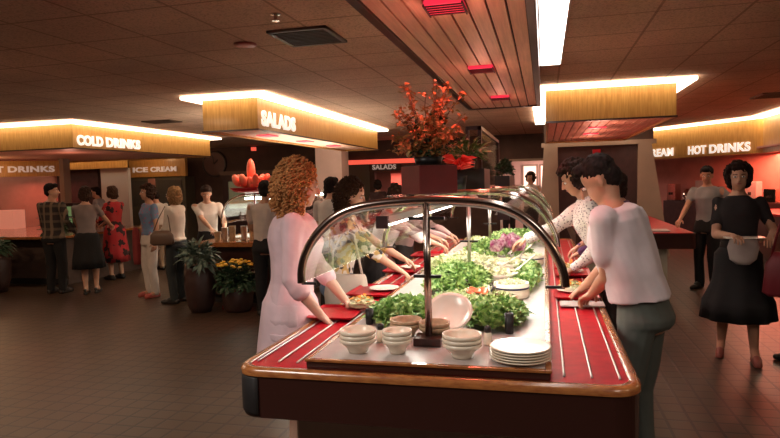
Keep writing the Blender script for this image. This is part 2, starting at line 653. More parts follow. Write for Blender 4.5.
# grooved ceiling panel above the salad bar
px0, px1, py0, py1, pz = -.92, -.03, -1.0, 7.8, 2.5
t = thing('slatted_ceiling_panel', 'grooved pinkish ceiling panel with red heat lamps above the salad bar', 'ceiling panel')
mb = MB()
nb = 8
iw = (px1 - px0 - .1) / nb
for k in range(nb):
    mb.box(px0 + .05 + k * iw + .006, px0 + .05 + (k + 1) * iw - .006, py0 + .05, py1 - .05, pz + .012, pz + .03)
mb.obj('slats', M['board'], t)
B(px0 + .05, px1 - .05, py0 + .05, py1 - .05, pz + .035, pz + .045).obj('backing', M['groove'], t)
mb = MB()
for a in ((px0, px0 + .05, py0, py1), (px1 - .05, px1, py0, py1), (px0 + .05, px1 - .05, py0, py0 + .05), (px0 + .05, px1 - .05, py1 - .05, py1)):
    mb.box(*a, pz, H - .002)
mb.obj('frame', M['walnut'], t)
for (x, y) in ((-.475, 3.12), (-.475, 4.95), (-.45, 6.75)):
    h = B(x - .095, x + .095, y - .1, y + .1, pz - .012, pz + .011).obj('heat_lamp', M['heat'], t)
    mb = MB()
    for k in range(5):
        mb.box(x - .09, x + .09, y - .085 + k * .04, y - .08 + k * .04, pz - .02, pz - .013)
    mb.box(x - .1, x - .092, y - .105, y + .105, pz - .022, pz - .008).box(x + .092, x + .1, y - .105, y + .105, pz - .022, pz - .008)
    mb.obj('louvre', M['maroon'], h)
    light('SPOT', 'heat_spot', (x, y, pz - .05), 22, (1, .10, .08), spot=1.9)
    light('POINT', 'heat_glow', (x, y, pz - .16), 1.3, (1, .38, .26), radius=.07)

# troffers, vents, sprinkler
for (a, b, c, d, lab) in ((-.02, .165, .9, 6.28, 'long fluorescent fixture in the ceiling beside the near end of the slatted panel'),):
    t = thing('fluorescent_fixture', lab, 'ceiling light')
    B(a, b, c, d, H - .02, H - .006).obj('diffuser', M['troffer'], t)
    f = MB()
    f.box(a - .015, a, c, d, H - .025, H - .001).box(b, b + .015, c, d, H - .025, H - .001).box(a, b, c - .015, c, H - .025, H - .001).box(a, b, d, d + .015, H - .025, H - .001)
    f.obj('frame', M['steel'], t)
for (cx, cy, sx, sy, lab) in ((-1.73, 4.42, .46, .5, 'dark square ceiling vent nearest the slatted panel'), (-6.25, 9.1, .55, .35, 'small ceiling vent above the COLD DRINKS canopy edge'),
                              (3.35, 10.15, .6, .6, 'dark ceiling vent at the far right')):
    t = thing('ceiling_vent', lab, 'vent')
    f = MB()
    f.box(cx - sx / 2, cx + sx / 2, cy - sy / 2, cy - sy / 2 + .03, H - .02, H - .001).box(cx - sx / 2, cx + sx / 2, cy + sy / 2 - .03, cy + sy / 2, H - .02, H - .001)
    f.box(cx - sx / 2, cx - sx / 2 + .03, cy - sy / 2, cy + sy / 2, H - .02, H - .001).box(cx + sx / 2 - .03, cx + sx / 2, cy - sy / 2, cy + sy / 2, H - .02, H - .001)
    f.obj('frame', mat('vent_brown', (.12, .07, .045), .6), t)
    s = MB()
    n = 10
    for k in range(n):
        y = cy - sy / 2 + .04 + (sy - .08) * k / n
        s.box(cx - sx / 2 + .03, cx + sx / 2 - .03, y, y + .012, H - .016, H - .004)
    s.obj('slats', mat('vent_brown2', (.09, .055, .035), .6), t)
    B(cx - sx / 2 + .01, cx + sx / 2 - .01, cy - sy / 2 + .01, cy + sy / 2 - .01, H - .003, H - .0005).obj('backing', M['groove'], t)
t = thing('sprinkler', 'small sprinkler head hanging from the ceiling left of the vent', 'sprinkler')
MB().lathe([(.035, 0), (.035, -.006), (.012, -.01), (.01, -.04), (.025, -.042), (.025, -.046), (.002, -.048)], (-1.71, 3.79, H - .001), 12).obj('head', M['bronze'], t)
tag(MB().lathe([(.09, 0), (.09, -.012), (.06, -.016), (.01, -.018)], (-2.3, 4.5, H - .001), 20).obj('smoke_detector', mat('dull_red_plastic', (.38, .09, .07), .5), smooth=True),
    'round reddish smoke detector on the ceiling left of the square vent', 'smoke detector')
tag(B(-7.98, -7.84, 15.7, 15.75, 2.6, 2.7).obj('exit_lamp', M['redline']), 'tiny red lamp high on the dark wall behind the SALADS canopy', 'lamp')

# wall clock on the dark wall
t = thing('wall_clock', 'large dark round clock on the brown wall behind the salad island', 'clock', (-9.3, 15.98, 2.28))
MB().tube([(.36 * cos(a * pi / 16), 0, .36 * sin(a * pi / 16)) for a in range(32)], .035, 8, closed=True).obj('rim', mat('clock_rim', (.03, .015, .012), .4), t, smooth=True)
MB().rings([[(.34 * cos(a * pi / 16), y, .34 * sin(a * pi / 16)) for a in range(32)] for y in (-.015, .0)]).obj('face', mat('clock_face', (.12, .05, .04), .5), t)
MB().tube([(0, -.03, 0), (.12, -.03, .12)], .012, 6).obj('hand', M['black'], t)
MB().tube([(0, -.03, 0), (-.04, -.03, .24)], .009, 6).obj('hand', M['black'], t)
t = thing('sign_board', 'dark header sign lettered SALADS over the far red opening', 'sign')
B(-4.6, -3.7, 15.88, 15.93, 1.92, 2.11).obj('board', M['darkwall'], t)
letters('SALADS', .17, .66, (-4.5, 15.87, 1.97), 0, M['letterdim'], t, heavy=.006)

# ------------------------------------------------------------------ right hand serving wall


def fascia_run(name, lab, pts, z0, z1, m, th=.12, side=1):
    t = thing(name, lab, 'sign fascia')
    mb = MB()
    for (ax, ay), (bx, by) in zip(pts[:-1], pts[1:]):
        d = Vector((bx - ax, by - ay, 0)).normalized()
        n = Vector((-d.y, d.x, 0)) * th * side
        mb.prism([(ax, ay), (bx, by), (bx + n.x, by + n.y), (ax + n.x, ay + n.y)], z0, z1)
    mb.obj('fascia', m, t)
    return t


def strip_along(pts, parent, out=.22, side=-1, z0=H - .05, z1=H - .012):
    mb = MB()
    for (ax, ay), (bx, by) in zip(pts[:-1], pts[1:]):
        d = Vector((bx - ax, by - ay, 0)).normalized()
        n = Vector((-d.y, d.x, 0)) * out * side
        mb.prism([(ax, ay), (bx, by), (bx + n.x, by + n.y), (ax + n.x, ay + n.y)], z0, z1)
    mb.obj('light_strip', M['band'], parent)


RP = [(1.0, 18.5), (2.78, 15.98), (4.28, 13.8), (4.2, 8.2)]
t = fascia_run('sign_fascia', 'oak fascia at the far right lettered ICE CREAM and HOT DRINKS under a glowing strip', RP, 2.0, H - .035, M['oak'])
strip_along(RP, t)
d = Vector((4.28 - 2.78, 13.8 - 15.98, 0)).normalized()
ang = math.atan2(d.y, d.x)
nrm = Vector((d.y, -d.x, 0)) * .025
q = Vector((2.78, 15.98, 0))


def on_right(s, z):
    p = q + d * s + nrm
    return (p.x, p.y, z)


letters('ICE CREAM', .25, 1.52, on_right(-1.14, 2.07), ang, M['letter'], t, heavy=.01)
letters('HOT DRINKS', .25, 1.6, on_right(.80, 2.07), ang, M['letter'], t, heavy=.01)
struct(MB().prism([(2.2, 18.9), (6.2, 13.4), (6.4, 13.5), (2.4, 19.0)], 0, H).obj('wall_serving', M['redback']))
struct(MB().prism([(6.2, 13.4), (6.1, 8), (6.3, 8), (6.4, 13.5)], 0, H).obj('wall_serving_side', M['redback']))
struct(MB().prism([(1.2, 18.5), (2.7, 16.2), (4.2, 14.0), (4.3, 8.2), (6.1, 8.0), (6.2, 13.4), (2.3, 18.8)], 2.1, 2.14).obj('ceiling_serving_bay', M['redback']))
t = thing('serving_counter', 'long dark-fronted counter under the HOT DRINKS sign at the far right', 'counter')
MB().prism([(3.9, 13.6), (3.98, 8.6), (4.6, 8.6), (4.6, 13.6)], 0, .84).obj('base', M['walnut'], t)
MB().prism([(3.85, 13.65), (3.93, 8.55), (4.65, 8.55), (4.65, 13.65)], .842, .88).obj('worktop', M['redlam'], t)
rnd = random.Random(3)
t = thing('back_shelf', 'red lit back counter with dispensers behind the HOT DRINKS sign', 'counter')
MB().prism([(3.0, 17.1), (5.2, 14.0), (5.5, 14.2), (3.2, 17.3)], 0, .95).obj('cabinet', M['maroon'], t)
for k in range(8):
    u = .06 + k * .118
    x, y = 3.1 + 2.2 * u, 17.2 - 3.1 * u
    hh = (.42, .3, .5, .36, .28, .46, .3, .4)[k]
    t = thing('drink_dispenser', 'dispenser on the back counter under the HOT DRINKS sign, %s from its left end' %
              ('first', 'second', 'third', 'fourth', 'fifth', 'sixth', 'seventh', 'eighth')[k], 'dispenser', (x, y, .951), -.95, 'dispensers on the red lit back counter')
    if k % 3 == 1:
        MB().lathe([(.12, 0), (.13, .05), (.12, hh * .7), (.07, hh * .85), (.03, hh)], n=16).obj('body', M['chrome'], t, smooth=True)
    else:
        B(-.14, .14, -.1, .1, 0, hh).obj('body', (M['chrome'], M['maroon'], M['wellwhite'])[k % 3], t, bevel=.01)
    B(-.02, .02, -.15, -.101, hh * .35, hh * .5).obj('spout', M['black'], t)
# flowers on the right counter
t = thing('flower_arrangement', 'orange flower arrangement on the counter at the right edge', 'flowers', (3.95 + .35, 11.4, .881))
MB().lathe([(.09, 0), (.12, .1), (.1, .22)], n=14).obj('vase', M['potdark'], t, smooth=True)
mb = MB()
for k in range(60):
    a, r_, z = rnd.random() * 6.28, rnd.random() * .25, .3 + rnd.random() * .4
    mb.ell((r_ * cos(a), r_ * sin(a), z), .045, 7, 5)
mb.obj('blooms', mat('orange_bloom', (.85, .32, .16), .6), t, smooth=True)

# block between the bays, under/behind the right canopy
struct(B(-.0, 2.1, 13.0, 13.2, 2.24, H).obj('wall_block_header', M['darkwall']))
struct(B(-.05, 2.15, 12.95, 12.99, 2.24, 2.33).obj('trim_3', M['cream']))
mb = MB()
mb.prism([(-.16, 12.95), (.30, 12.95), (.30, 13.2), (-.16, 13.2)], 0, 2.24, [(.0, 12.95), (.27, 12.95), (.27, 13.2), (.0, 13.2)])
struct(mb.obj('wall_pier', M['cream']))
mb = MB()
mb.prism([(1.78, 12.95), (2.4, 12.95), (2.4, 13.2), (1.78, 13.2)], 0, 2.24, [(1.81, 12.95), (2.06, 12.95), (2.06, 13.2), (1.81, 13.2)])
struct(mb.obj('wall_pier_right', M['cream']))
struct(B(.28, 1.8, 13.02, 13.14, 0, 2.24).obj('wall_block', M['maroon']))
tag(B(.95, 1.1, 12.9, 12.94, 2.08, 2.16).obj('notice', M['redtray']), 'small red notice under the cream beam behind the right canopy', 'notice')
struct(B(-5.02, -4.4, 13.0, 13.5, 0, H - .002).obj('wall_column', M['pinkwall']))

# ------------------------------------------------------------------ left serving wall
LP = [(-13.2, 8.9), (-11.3, 10.5), (-10.35, 11.35)]
LM = [(-10.35, 11.35), (-10.75, 14.9), (-11.75, 15.3)]
t = fascia_run('sign_fascia', 'oak fascia at the far left lettered HOT DRINKS behind the long canopy', LP, 1.95, 2.29, M['oak'])
letters('HOT DRINKS', .17, 1.4, (-11.50 + .02, 10.31 - .02, 2.05), math.atan2(.85, .95), M['letterdim'], t, heavy=.008)
light('POINT', 'sign_fill', (-10.9, 9.9, 2.05), 5, (1, .6, .3), radius=.1)  # added fill without a fixture, brightens the HOT DRINKS fascia
light('POINT', 'sign_fill', (-10.8, 14.7, 2.5), 5, (1, .6, .3), radius=.1)  # same kind of added fill for the ICE CREAM fascia
t = fascia_run('sign_fascia', 'oak fascia lettered ICE CREAM on the back wall left of the clock', [(-11.75, 15.4), (-9.9, 15.4)], 1.95, 2.45, M['oak'])
letters('ICE CREAM', .19, 1.45, (-11.6, 15.37, 2.10), 0, M['letterdim'], t, heavy=.008)
struct(B(-13.9, -12.0, 15.2, 15.3, 0, 2.7).obj('wall_partition_left', M['darkwall']))
# bay behind hot drinks
struct(MB().prism([(-13.9, 11.6), (-11.2, 13.6), (-11.3, 13.7), (-14, 11.7)], 0, 2.6).obj('wall_bay_left', M['redback']))
struct(MB().prism([(-10.42, 11.3), (-10.3, 11.3), (-10.3, 11.5), (-10.42, 11.5)], 0, 2.74).obj('wall_post', M['cream']))
struct(B(-11.97, -10.75, 12.9, 13.0, 0, 2.14).obj('wall_panel', M['maroon']))
struct(B(-12.1, -9.86, 12.85, 12.89, 2.14, 2.5).obj('wall_panel_header', M['oak']))
struct(B(-10.66, -9.88, 12.9, 13.0, 0, 2.14).obj('wall_panel_pale', mat('pale_panel', (.62, .52, .45), .6)))
# ice cream bay interior
t = thing('dessert_case', 'dark upright case in the ICE CREAM bay', 'display case', (-10.9, 15.45, 0))
B(-.85, .95, .0, .5, 0, 1.94).obj('cabinet', mat('olive_panel', (.10, .085, .06), .6), t)
B(-.25, -.02, -.03, -.001, 1.0, 1.9).obj('post', M['redback'], t)
B(-.8, -.3, -.02, -.001, 1.1, 1.85).obj('door', mat('case_glass', (.10, .09, .08), .2), t)
B(.05, .85, -.02, -.001, 1.1, 1.85).obj('door', mat('case_glass', (.10, .09, .08), .2), t)
# kitchen case behind the salad island
t = thing('kitchen_case', 'lit kitchen pass-through cabinet on the wall behind the attendant', 'cabinet', (-7.9, 15.5, 0))
B(-.9, 2.1, 0, .45, 0, 2.0).obj('cabinet', M['maroon'], t)
B(-.7, .1, -.03, -.001, 1.0, 1.75).obj('lit_panel', mat('dim_green_glass', (.2, .22, .15), .3, emit=(.6, .55, .3), estr=.06), t)
B(.5, .9, -.03, -.001, 1.35, 1.75).obj('lit_panel', M['casewhite'], t)
B(-.95, 2.15, -.06, .45, 1.93, 2.04).obj('top_shelf', mat('shelf_brown', (.16, .09, .06), .6), t)

# cold drinks counter
t = thing('drinks_counter', 'long dark counter below the COLD DRINKS canopy', 'counter')
B(-12.6, -8.0, 8.75, 10.7, 0, .82).obj('base', mat('counter_front', (.11, .07, .055), .5, noise_amt=.2), t)
MB().prism(rrect(-12.7, -7.8, 8.35, 10.9, .1), .822, .862).obj('worktop', M['trim'], t)
B(-12.6, -8.0, 8.72, 8.749, 0, .1).obj('kick_plate', M['rubber'], t)
t = thing('cup_rack', 'green-lit drinks dispenser on the cold drinks counter behind the plaid shirt man', 'dispenser', (-8.9, 9.7, .863))
B(-.36, .36, -.15, .15, 0, .52).obj('cabinet', M['maroon'], t)
for r_ in range(2):
    s = B(-.33, .33, -.165, -.151, .06 + r_ * .22, .24 + r_ * .22).obj('lit_panel', M['screen'], t)
    mb = MB()
    for k in range(6):
        mb.lathe([(.03, 0), (.045, .1)], (-.26 + k * .105, -.22, .07 + r_ * .22), 10)
    mb.obj('cups', mat('green_cup', (.16, .22, .12), .4), t, smooth=True)
B(-.36, .36, -.28, -.15, .03, .05).obj('shelf', M['steel'], t)
B(-.36, .36, -.28, -.15, .25, .265).obj('shelf', M['steel'], t)
tag(B(-12.0, -10.6, 10.2, 10.5, .863, 1.25).obj('heat_cabinet', mat('glowing_hot_case', (.7, .25, .18), .4, emit=(1, .35, .22), estr=.25)), 'red glowing hot food case at the left edge behind the counter', 'food warmer')

# ------------------------------------------------------------------ salad island (left, far)
t = thing('salad_island', 'far salad island with dark wood sides under the SALADS canopy', 'salad bar')
B(-4.6, -3.42, 7.55, 11.8, .12, .80).obj('base', M['walnut'], t)
B(-4.54, -3.48, 7.62, 11.7, 0, .12).obj('plinth', M['rubber'], t)
MB().prism(rrect(-4.72, -3.3, 7.42, 11.95, .08), .80, .86).obj('worktop', M['trim'], t)
B(-4.5, -3.55, 7.95, 11.6, .861, .88).obj('well', M['wellwhite'], t)


def guard_arch(xl, xr, ze, zt, y, n=24, p=2.6):
    pts = []
    cx, a = (xl + xr) / 2, (xr - xl) / 2
    for k in range(n + 1):
        th = pi - pi * k / n
        c_, s_ = cos(th), sin(th)
        pts.append((cx + a * math.copysign(abs(c_) ** (2 / p), c_), y, ze + (zt - ze) * abs(s_) ** (2 / p)))
    return pts


t = thing('sneeze_guard', 'small arched glass sneeze guard on the far salad island', 'sneeze guard')
for y in (8.0, 9.6, 11.2):
    MB().tube(guard_arch(-4.58, -3.5, 1.08, 1.5, y), .014, 8).obj('arch_tube', M['bronze'], t, smooth=True)
    MB().tube([(-4.04, y, .881), (-4.04, y, 1.49)], .015, 8).obj('post', M['steel'], t, smooth=True)
mb = MB()
A = [guard_arch(-4.57, -3.51, 1.08, 1.49, y) for y in (8.03, 11.17)]
Bq = [guard_arch(-4.56, -3.52, 1.08, 1.485, y) for y in (8.03, 11.17)]
mb.rings([A[0] + Bq[0][::-1], A[1] + Bq[1][::-1]])
mb.obj('glass_canopy', M['glass'], t, smooth=False)
B(-4.25, -3.85, 8.1, 11.1, 1.42, 1.45).obj('tube_light', mat('case_tube', (1, 1, 1), .5, emit=(.9, 1, .85), estr=9), t)
# steel crocks
for k, x in enumerate((-4.47, -4.355, -4.24, -4.06, -3.93)):
    hh = (.12, .18, .2, .2, .16)[k]
    tag(MB().lathe([(.036, 0), (.042, .02), (.046, hh), (.05, hh + .005), (.04, hh + .006), (.035, .05), (.003, .045)], (x, 7.68, .861), 16).obj('cup_stack', M['wicker' if k % 2 == 0 else 'steel'], smooth=True),
        '%s stack of cups on the near end of the far salad island' % ('leftmost', 'second from left', 'middle', 'second from right', 'rightmost')[k], 'cup stack', 'cup stacks on the far salad island')
t = thing('fruit_centrepiece', 'glowing red centrepiece of peppers on top of the far sneeze guard', 'centrepiece', (-4.08, 8.0, 1.515))
t.scale = (1.05, 1.05, 1.15)
MB().lathe([(.1, 0), (.24, .02), (.3, .07), (.27, .07), (.05, .03)], n=20).obj('dish', M['redtray'], t, smooth=True)
for k in range(15):
    a = k * 2 * pi / 15
    r_ = .2 if k % 2 else .11
    rot = Matrix.Rotation(a, 3, 'Z') @ Matrix.Rotation(.5, 3, 'Y')
    MB().ell((r_ * cos(a), r_ * sin(a), .13 + .03 * (k % 2)), (.052, .05, .085), 12, 8, rot).obj('pepper', M['lobster'], t, smooth=True)
MB().ell((0, 0, .27), (.06, .06, .16), 12, 8).obj('pepper', M['lobster'], t, smooth=True)


# leaves helper ------------------------------------------------------
def leaf(mb, p, d, L, W, curl, rnd):
    p, d = Vector(p), Vector(d).normalized()
    s_ = d.cross(Vector((0, 0, 1)))
    s_ = s_.normalized() if s_.length > .05 else Vector((1, 0, 0))
    s_ = (Matrix.Rotation(rnd.uniform(-.9, .9), 3, d) @ s_)
    n_ = s_.cross(d)
    pts = []
    for u, wf in ((0, .12), (.35, 1), (.72, .8), (1, .05)):
        c = p + d * L * u - n_ * curl * L * u * u
        pts += [c - s_ * W * wf + n_ * W * .35 * wf, c, c + s_ * W * wf + n_ * W * .35 * wf]
    fs = []
    for j in range(3):
        a = j * 3
        fs += [(a, a + 1, a + 4, a + 3), (a + 1, a + 2, a + 5, a + 4)]
    mb.add(pts, fs)


def foliage(n, c, r, L, W, seed, up=.4, curl=.4):
    rnd = random.Random(seed)
    mb = MB()
    for _ in range(n):
        th, ph = rnd.random() * 2 * pi, math.acos(rnd.uniform(-.5, 1))
        d = Vector((sin(ph) * cos(th), sin(ph) * sin(th), cos(ph)))
        k = rnd.random() ** .5
        p = Vector(c) + Vector((d.x * r[0], d.y * r[1], d.z * r[2])) * k
        dd = d + Vector((rnd.uniform(-.5, .5), rnd.uniform(-.5, .5), up + rnd.uniform(-.3, .3)))
        leaf(mb, p, dd, L * rnd.uniform(.6, 1.2), W * rnd.uniform(.6, 1.2), curl * rnd.uniform(.2, 1.5), rnd)
    return mb


# barrel planter
t = thing('potted_plant', 'broad-leaved plant in a tall dark barrel pot beside the far salad island', 'plant', (-4.36, 7.0, 0))
t.scale = (.84, .84, .93)
MB().lathe([(.15, 0), (.2, .1), (.235, .32), (.225, .5), (.19, .6), (.2, .63), (.18, .63), (.17, .57), (.02, .56)], n=24).obj('pot', M['potdark'], t, smooth=True)
MB().lathe([(.165, .57), (.01, .6)], n=20).obj('soil', M['soil'], t)
foliage(230, (0, 0, .76), (.24, .2, .2), .13, .035, 5, .3, .8).obj('leaves', M['leafgrey'], t)
t = thing('potted_flowers', 'yellow chrysanthemums in a dark pot beside the barrel planter', 'flowers', (-3.88, 7.1, 0))
MB().lathe([(.15, .0), (.19, .05), (.21, .3), (.2, .32), (.17, .3), (.02, .29)], n=20).obj('pot', M['potdark'], t, smooth=True)
foliage(420, (0, 0, .38), (.27, .24, .2), .09, .03, 6, .1, .5).obj('leaves', M['leafdark'], t)
rnd = random.Random(7)
for k in range(40):
    a, r_ = rnd.random() * 6.28, rnd.random() ** .5 * .27
    MB().ell((r_ * cos(a), r_ * sin(a) * .8, .67 - r_ * .3 + rnd.uniform(-.02, .03)), (.028, .028, .014), 8, 4).obj('bloom', M['mum'], t, smooth=True)
tag(B(-4.14, -3.9, 7.15, 7.35, .001, .05).obj('red_mat', M['redtray']), 'small red box on the floor between the two pots', 'box')
# greenery before the cold drinks counter
t = thing('potted_plant', 'dark leafy plant in a round pot at the left edge before the drinks counter', 'plant', (-8.75, 7.95, 0))
MB().lathe([(.2, 0), (.26, .2), (.28, .5), (.25, .62), (.22, .6), (.02, .58)], n=20).obj('pot', M['potdark'], t, smooth=True)
foliage(170, (0, 0, .74), (.3, .18, .14), .14, .03, 8, .2, .8).obj('leaves', M['leafdark'], t)
t = thing('potted_plant', 'low leafy plant beside the plaid shirt man before the drinks counter', 'plant', (-7.0 - .55, 8.42, .863))
MB().lathe([(.07, -.0), (.1, .1), (.08, .1), (.01, .09)], n=16).obj('pot', M['potdark'], t, smooth=True)
t.location = (-8.05, 8.6, .863)
foliage(60, (0, 0, .14), (.15, .12, .08), .16, .03, 9, .1, .8).obj('leaves', M['leafdark'], t)

# ------------------------------------------------------------------ right island
t = thing('serving_island', 'low serving island with red top and pale front at the right under the plain canopy', 'counter')
B(.55, 1.58, 8.72, 12.0, .08, .66).obj('base', mat('sage_laminate', (.50, .45, .33), .5), t)
B(.6, 1.5, 8.8, 11.9, 0, .08).obj('plinth', M['rubber'], t)
MB().prism(rrect(.4, 1.88, 8.45, 12.3, .08), .66, .855).obj('apron', M['walnut'], t)
MB().prism(rrect(.42, 1.86, 8.47, 12.28, .08), .856, .865).obj('worktop', M['redlam'], t)
tag(MB().prism(rrect(1.2, 1.6, 8.6, 8.9, .03), .866, .885).obj('tray', M['wellwhite']), 'pale tray on the serving island at the right', 'tray')

# ------------------------------------------------------------------ the main salad bar
bx0, bx1, by0, by1 = -1.265, .33, 2.25, 7.75
t = thing('salad_bar', 'large salad bar with red tray rails and dark wood apron in the foreground', 'salad bar')
MB().prism(rrect(-1.13, .18, 2.55, 7.5, .03), 0, .66).obj('base', M['beige'], t)
R = .11
o = MB().prism(rrect(bx0, bx1, by0, by1, R, 10), .66, .845).obj('apron', M['walnut'], t, smooth=False)
mb = MB()
P0, P1 = rrect(bx0 - .006, bx1 + .006, by0 - .006, by1 + .006, R, 10), rrect(bx0 + .035, bx1 - .035, by0 + .03, by1 - .035, R - .03, 10)
P0b = rrect(bx0 + .008, bx1 - .008, by0 + .008, by1 - .008, R - .01, 10)
mb.rings([[(x, y, .835) for x, y in P0], [(x, y, .856) for x, y in P0], [(x, y, .868) for x, y in P0b], [(x, y, .868) for x, y in P1], [(x, y, .846) for x, y in P1]], cap=False)
mb.obj('edge_trim', M['trim'], t, smooth=True)
MB().prism(P1, .846, .861).obj('tray_rail', M['redlam'], t)
# black corner guard
for sx in (0, 1):
    c = ((bx0 + R, by0 + R), (bx1 - R, by0 + R))[sx]
    rs = []
    for k in range(9):
        a = radians(180 + 90 * k / 8) if sx == 0 else radians(270 + 90 * k / 8)
        rs.append([(c[0] + (R + e) * cos(a), c[1] + (R + e) * sin(a), z) for e, z in ((.001, .665), (.008, .68), (.008, .825), (.001, .833))])
    if sx == 0:
        MB().rings(rs).obj('corner_guard', M['rubber'], t, smooth=True)
for x in (-1.205, -1.11, -1.025, .065, .165, .265):
    MB().tube([(x, 2.36, .864), (x, 2.37, .867), (x, 7.55, .867), (x, 7.56, .864)], .0052, 6).obj('rail_strip', M['steel'], t, smooth=True)
B(-.958, .015, 2.295, 7.55, .862, .898).obj('curb', M['walnut'], t, bevel=.006)
mb = MB().box(-.963, -.94, 2.29, 7.56, .893, .905).box(-.005, .02, 2.29, 7.56, .893, .905).box(-.94, -.005, 2.29, 2.315, .893, .905)
mb.obj('curb_edge', M['trim'], t, bevel=.003)
B(-.94, -.005, 2.315, 7.55, .8985, .903).obj('counter_top', M['wellwhite'], t)
ZC = .904

# sneeze guard
t = thing('sneeze_guard', 'large arched glass sneeze guard with bronze tubes over the front salad bar', 'sneeze guard')
AY = (2.6, 4.12, 5.75, 7.35)
prof = [(-1.093, 1.165), (-1.093, 1.22), (-1.075, 1.29), (-1.035, 1.365), (-.975, 1.43), (-.905, 1.48), (-.82, 1.512), (-.70, 1.53), (-.50, 1.54), (-.32, 1.532),
        (-.20, 1.515), (-.11, 1.478), (-.04, 1.425), (.015, 1.355), (.055, 1.28), (.075, 1.22), (.08, 1.165)]


def smoothp(pts, it=2):
    for _ in range(it):
        q = [pts[0]]
        for a, b in zip(pts[:-1], pts[1:]):
            q += [tuple(.75 * a[i] + .25 * b[i] for i in range(2)), tuple(.25 * a[i] + .75 * b[i] for i in range(2))]
        pts = q + [pts[-1]]
    return pts


sp = smoothp(prof)
for y in AY:
    MB().tube([(x, y, z) for x, z in sp], .019, 12).obj('arch_tube', M['bronze'] if y < 3 else M['chrome'], t, smooth=True)
    MB().tube([(-.5, y, ZC + .03), (-.5, y, 1.53)], .0135 if y > 3 else .016, 12).obj('post', M['steel'] if y > 3 else M['bronze'], t, smooth=True)
    B(-.56, -.44, y - .055, y + .055, ZC, ZC + .035).obj('post_base', M['walnut'], t, bevel=.003)
    B(-1.09, -1.02, y - .006, y + .006, 1.158, 1.17).obj('bracket', M['black'], t)
    B(.0, .078, y - .006, y + .006, 1.158, 1.17).obj('bracket', M['black'], t)
    B(-.58, -.42, y - .008, y + .008, 1.452, 1.465).obj('bracket', M['black'], t)
    B(-.56, -.44, y - .012, y + .012, 1.198, 1.21).obj('clamp', M['black'], t)
for y0, y1 in zip(AY[:-1], AY[1:]):
    for side in (0, 1):
        h = [p for p in sp if (p[0] < -.72 if side == 0 else p[0] > -.30)]
        cx, cz = -.5, 1.2
        inn = [(x + (cx - x) * .012, z + (cz - z) * .012) for x, z in h]
        loop = h + inn[::-1]
        mb = MB()
        mb.rings([[(x, y0 + .02, z) for x, z in loop], [(x, y1 - .02, z) for x, z in loop]])
        mb.obj('glass_panel', M['glass'], t)
B(-.78, -.24, 3.0, 7.4, 1.541, 1.55).obj('top_shelf', M['glass'], t)
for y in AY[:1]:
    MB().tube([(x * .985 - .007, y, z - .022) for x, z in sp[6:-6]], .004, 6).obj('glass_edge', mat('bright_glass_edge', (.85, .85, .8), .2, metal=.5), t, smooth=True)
# lamp fixtures below the guard; the right one is added to light that side
for i, (x, ya, z) in enumerate(((-.80, 2.98, 1.40), (-.2, 3.1, 1.43))):
    f = thing('strip_lamp', ('left' if i == 0 else 'added right') + ' strip lamp hung inside the front sneeze guard', 'lamp', group='strip lamps inside the sneeze guard')
    mb = MB()
    mb.prism([(x - .045, ya), (x + .045, ya), (x + .045, 7.2), (x - .045, 7.2)], z + .01, z + .045, [(x - .02, ya), (x + .02, ya), (x + .02, 7.2), (x - .02, 7.2)])
    mb.obj('housing', mat('grey_enamel', (.45, .43, .40), .4), f)
    mb = MB()
    mb.tube([(x, ya + .02, z), (x, 7.18, z)], .012, 8)
    mb.obj('tube', M['tube'], f, smooth=True)
    for y in (ya, 5.6, 7.18):
        B(x - .03, x + .03, y - .015, y + .015, z - .015, z + .048).obj('end_cap', M['maroon'], f)
    for y in (3.6, 4.9, 6.3):
        light('AREA', 'strip_light', (x, y, z - .02), 3.3, (1, .93, .82), .06, 1.2)

# ------------------------------------------------------------------ items on the bar
bowlprof = lambda r, h: [(r * .5, 0), (r * .55, .01), (r * .62, h * .35), (r * .93, h * .72), (r, h * .78), (r, h), (r * .93, h), (r * .88, h * .8), (r * .5, h * .3), (.003, h * .25)]


def bowl_stack(lab, x, y, r, n, m, grp):
    for k in range(n):
        o = MB().lathe(bowlprof(r, .062), (0, 0, 0), 28).obj('soup_bowl', M[m], smooth=True)
        o.location = (x, y, ZC + k * .018)
        pos = ('top', 'bottom') if n == 2 else ('top', 'middle', 'bottom')
        tag(o, '%s bowl of the %s' % (pos[n - 1 - k], lab), 'bowl', grp)


bowl_stack('cream stack at the left front corner of the salad bar', -.775, 2.43, .078, 3, 'china', 'front left bowls')
bowl_stack('small cream stack second from the left at the bar front', -.605, 2.44, .062, 3, 'china', 'front small bowls')
bowl_stack('cream stack just right of the front post', -.33, 2.42, .08, 3, 'china', 'front right bowls')
bowl_stack('tan stack behind the small cream bowls', -.63, 2.72, .075, 2, 'wicker', 'tan bowls behind')
bowl_stack('tan stack left of the tilted white platter', -.49, 2.68, .07, 2, 'wicker', 'tan bowls by the platter')
for k in range(5):
    o = MB().lathe([(.07, 0), (.075, .004), (.118, .012), (.121, .017), (.112, .017), (.07, .009), (.003, .008)], n=36).obj('plate', M['china'], smooth=True)
    o.location = (-.1, 2.42, ZC + k * .0105)
    tag(o, '%s plate in the stack at the right front corner of the bar' % ('bottom', 'second lowest', 'middle', 'second highest', 'top')[k], 'plate', 'plates stacked at the bar front')
# tilted platter
o = MB().lathe([(.06, 0), (.07, .006), (.09, .028), (.112, .04), (.112, .046), (.095, .038), (.07, .016), (.003, .014)], n=36).obj('platter', M['white'], smooth=True)
o.location = (-.445, 2.86, .968)
o.rotation_euler = (radians(40), 0, 0)
tag(o, 'round white platter tilted against the greens behind the front post', 'platter')
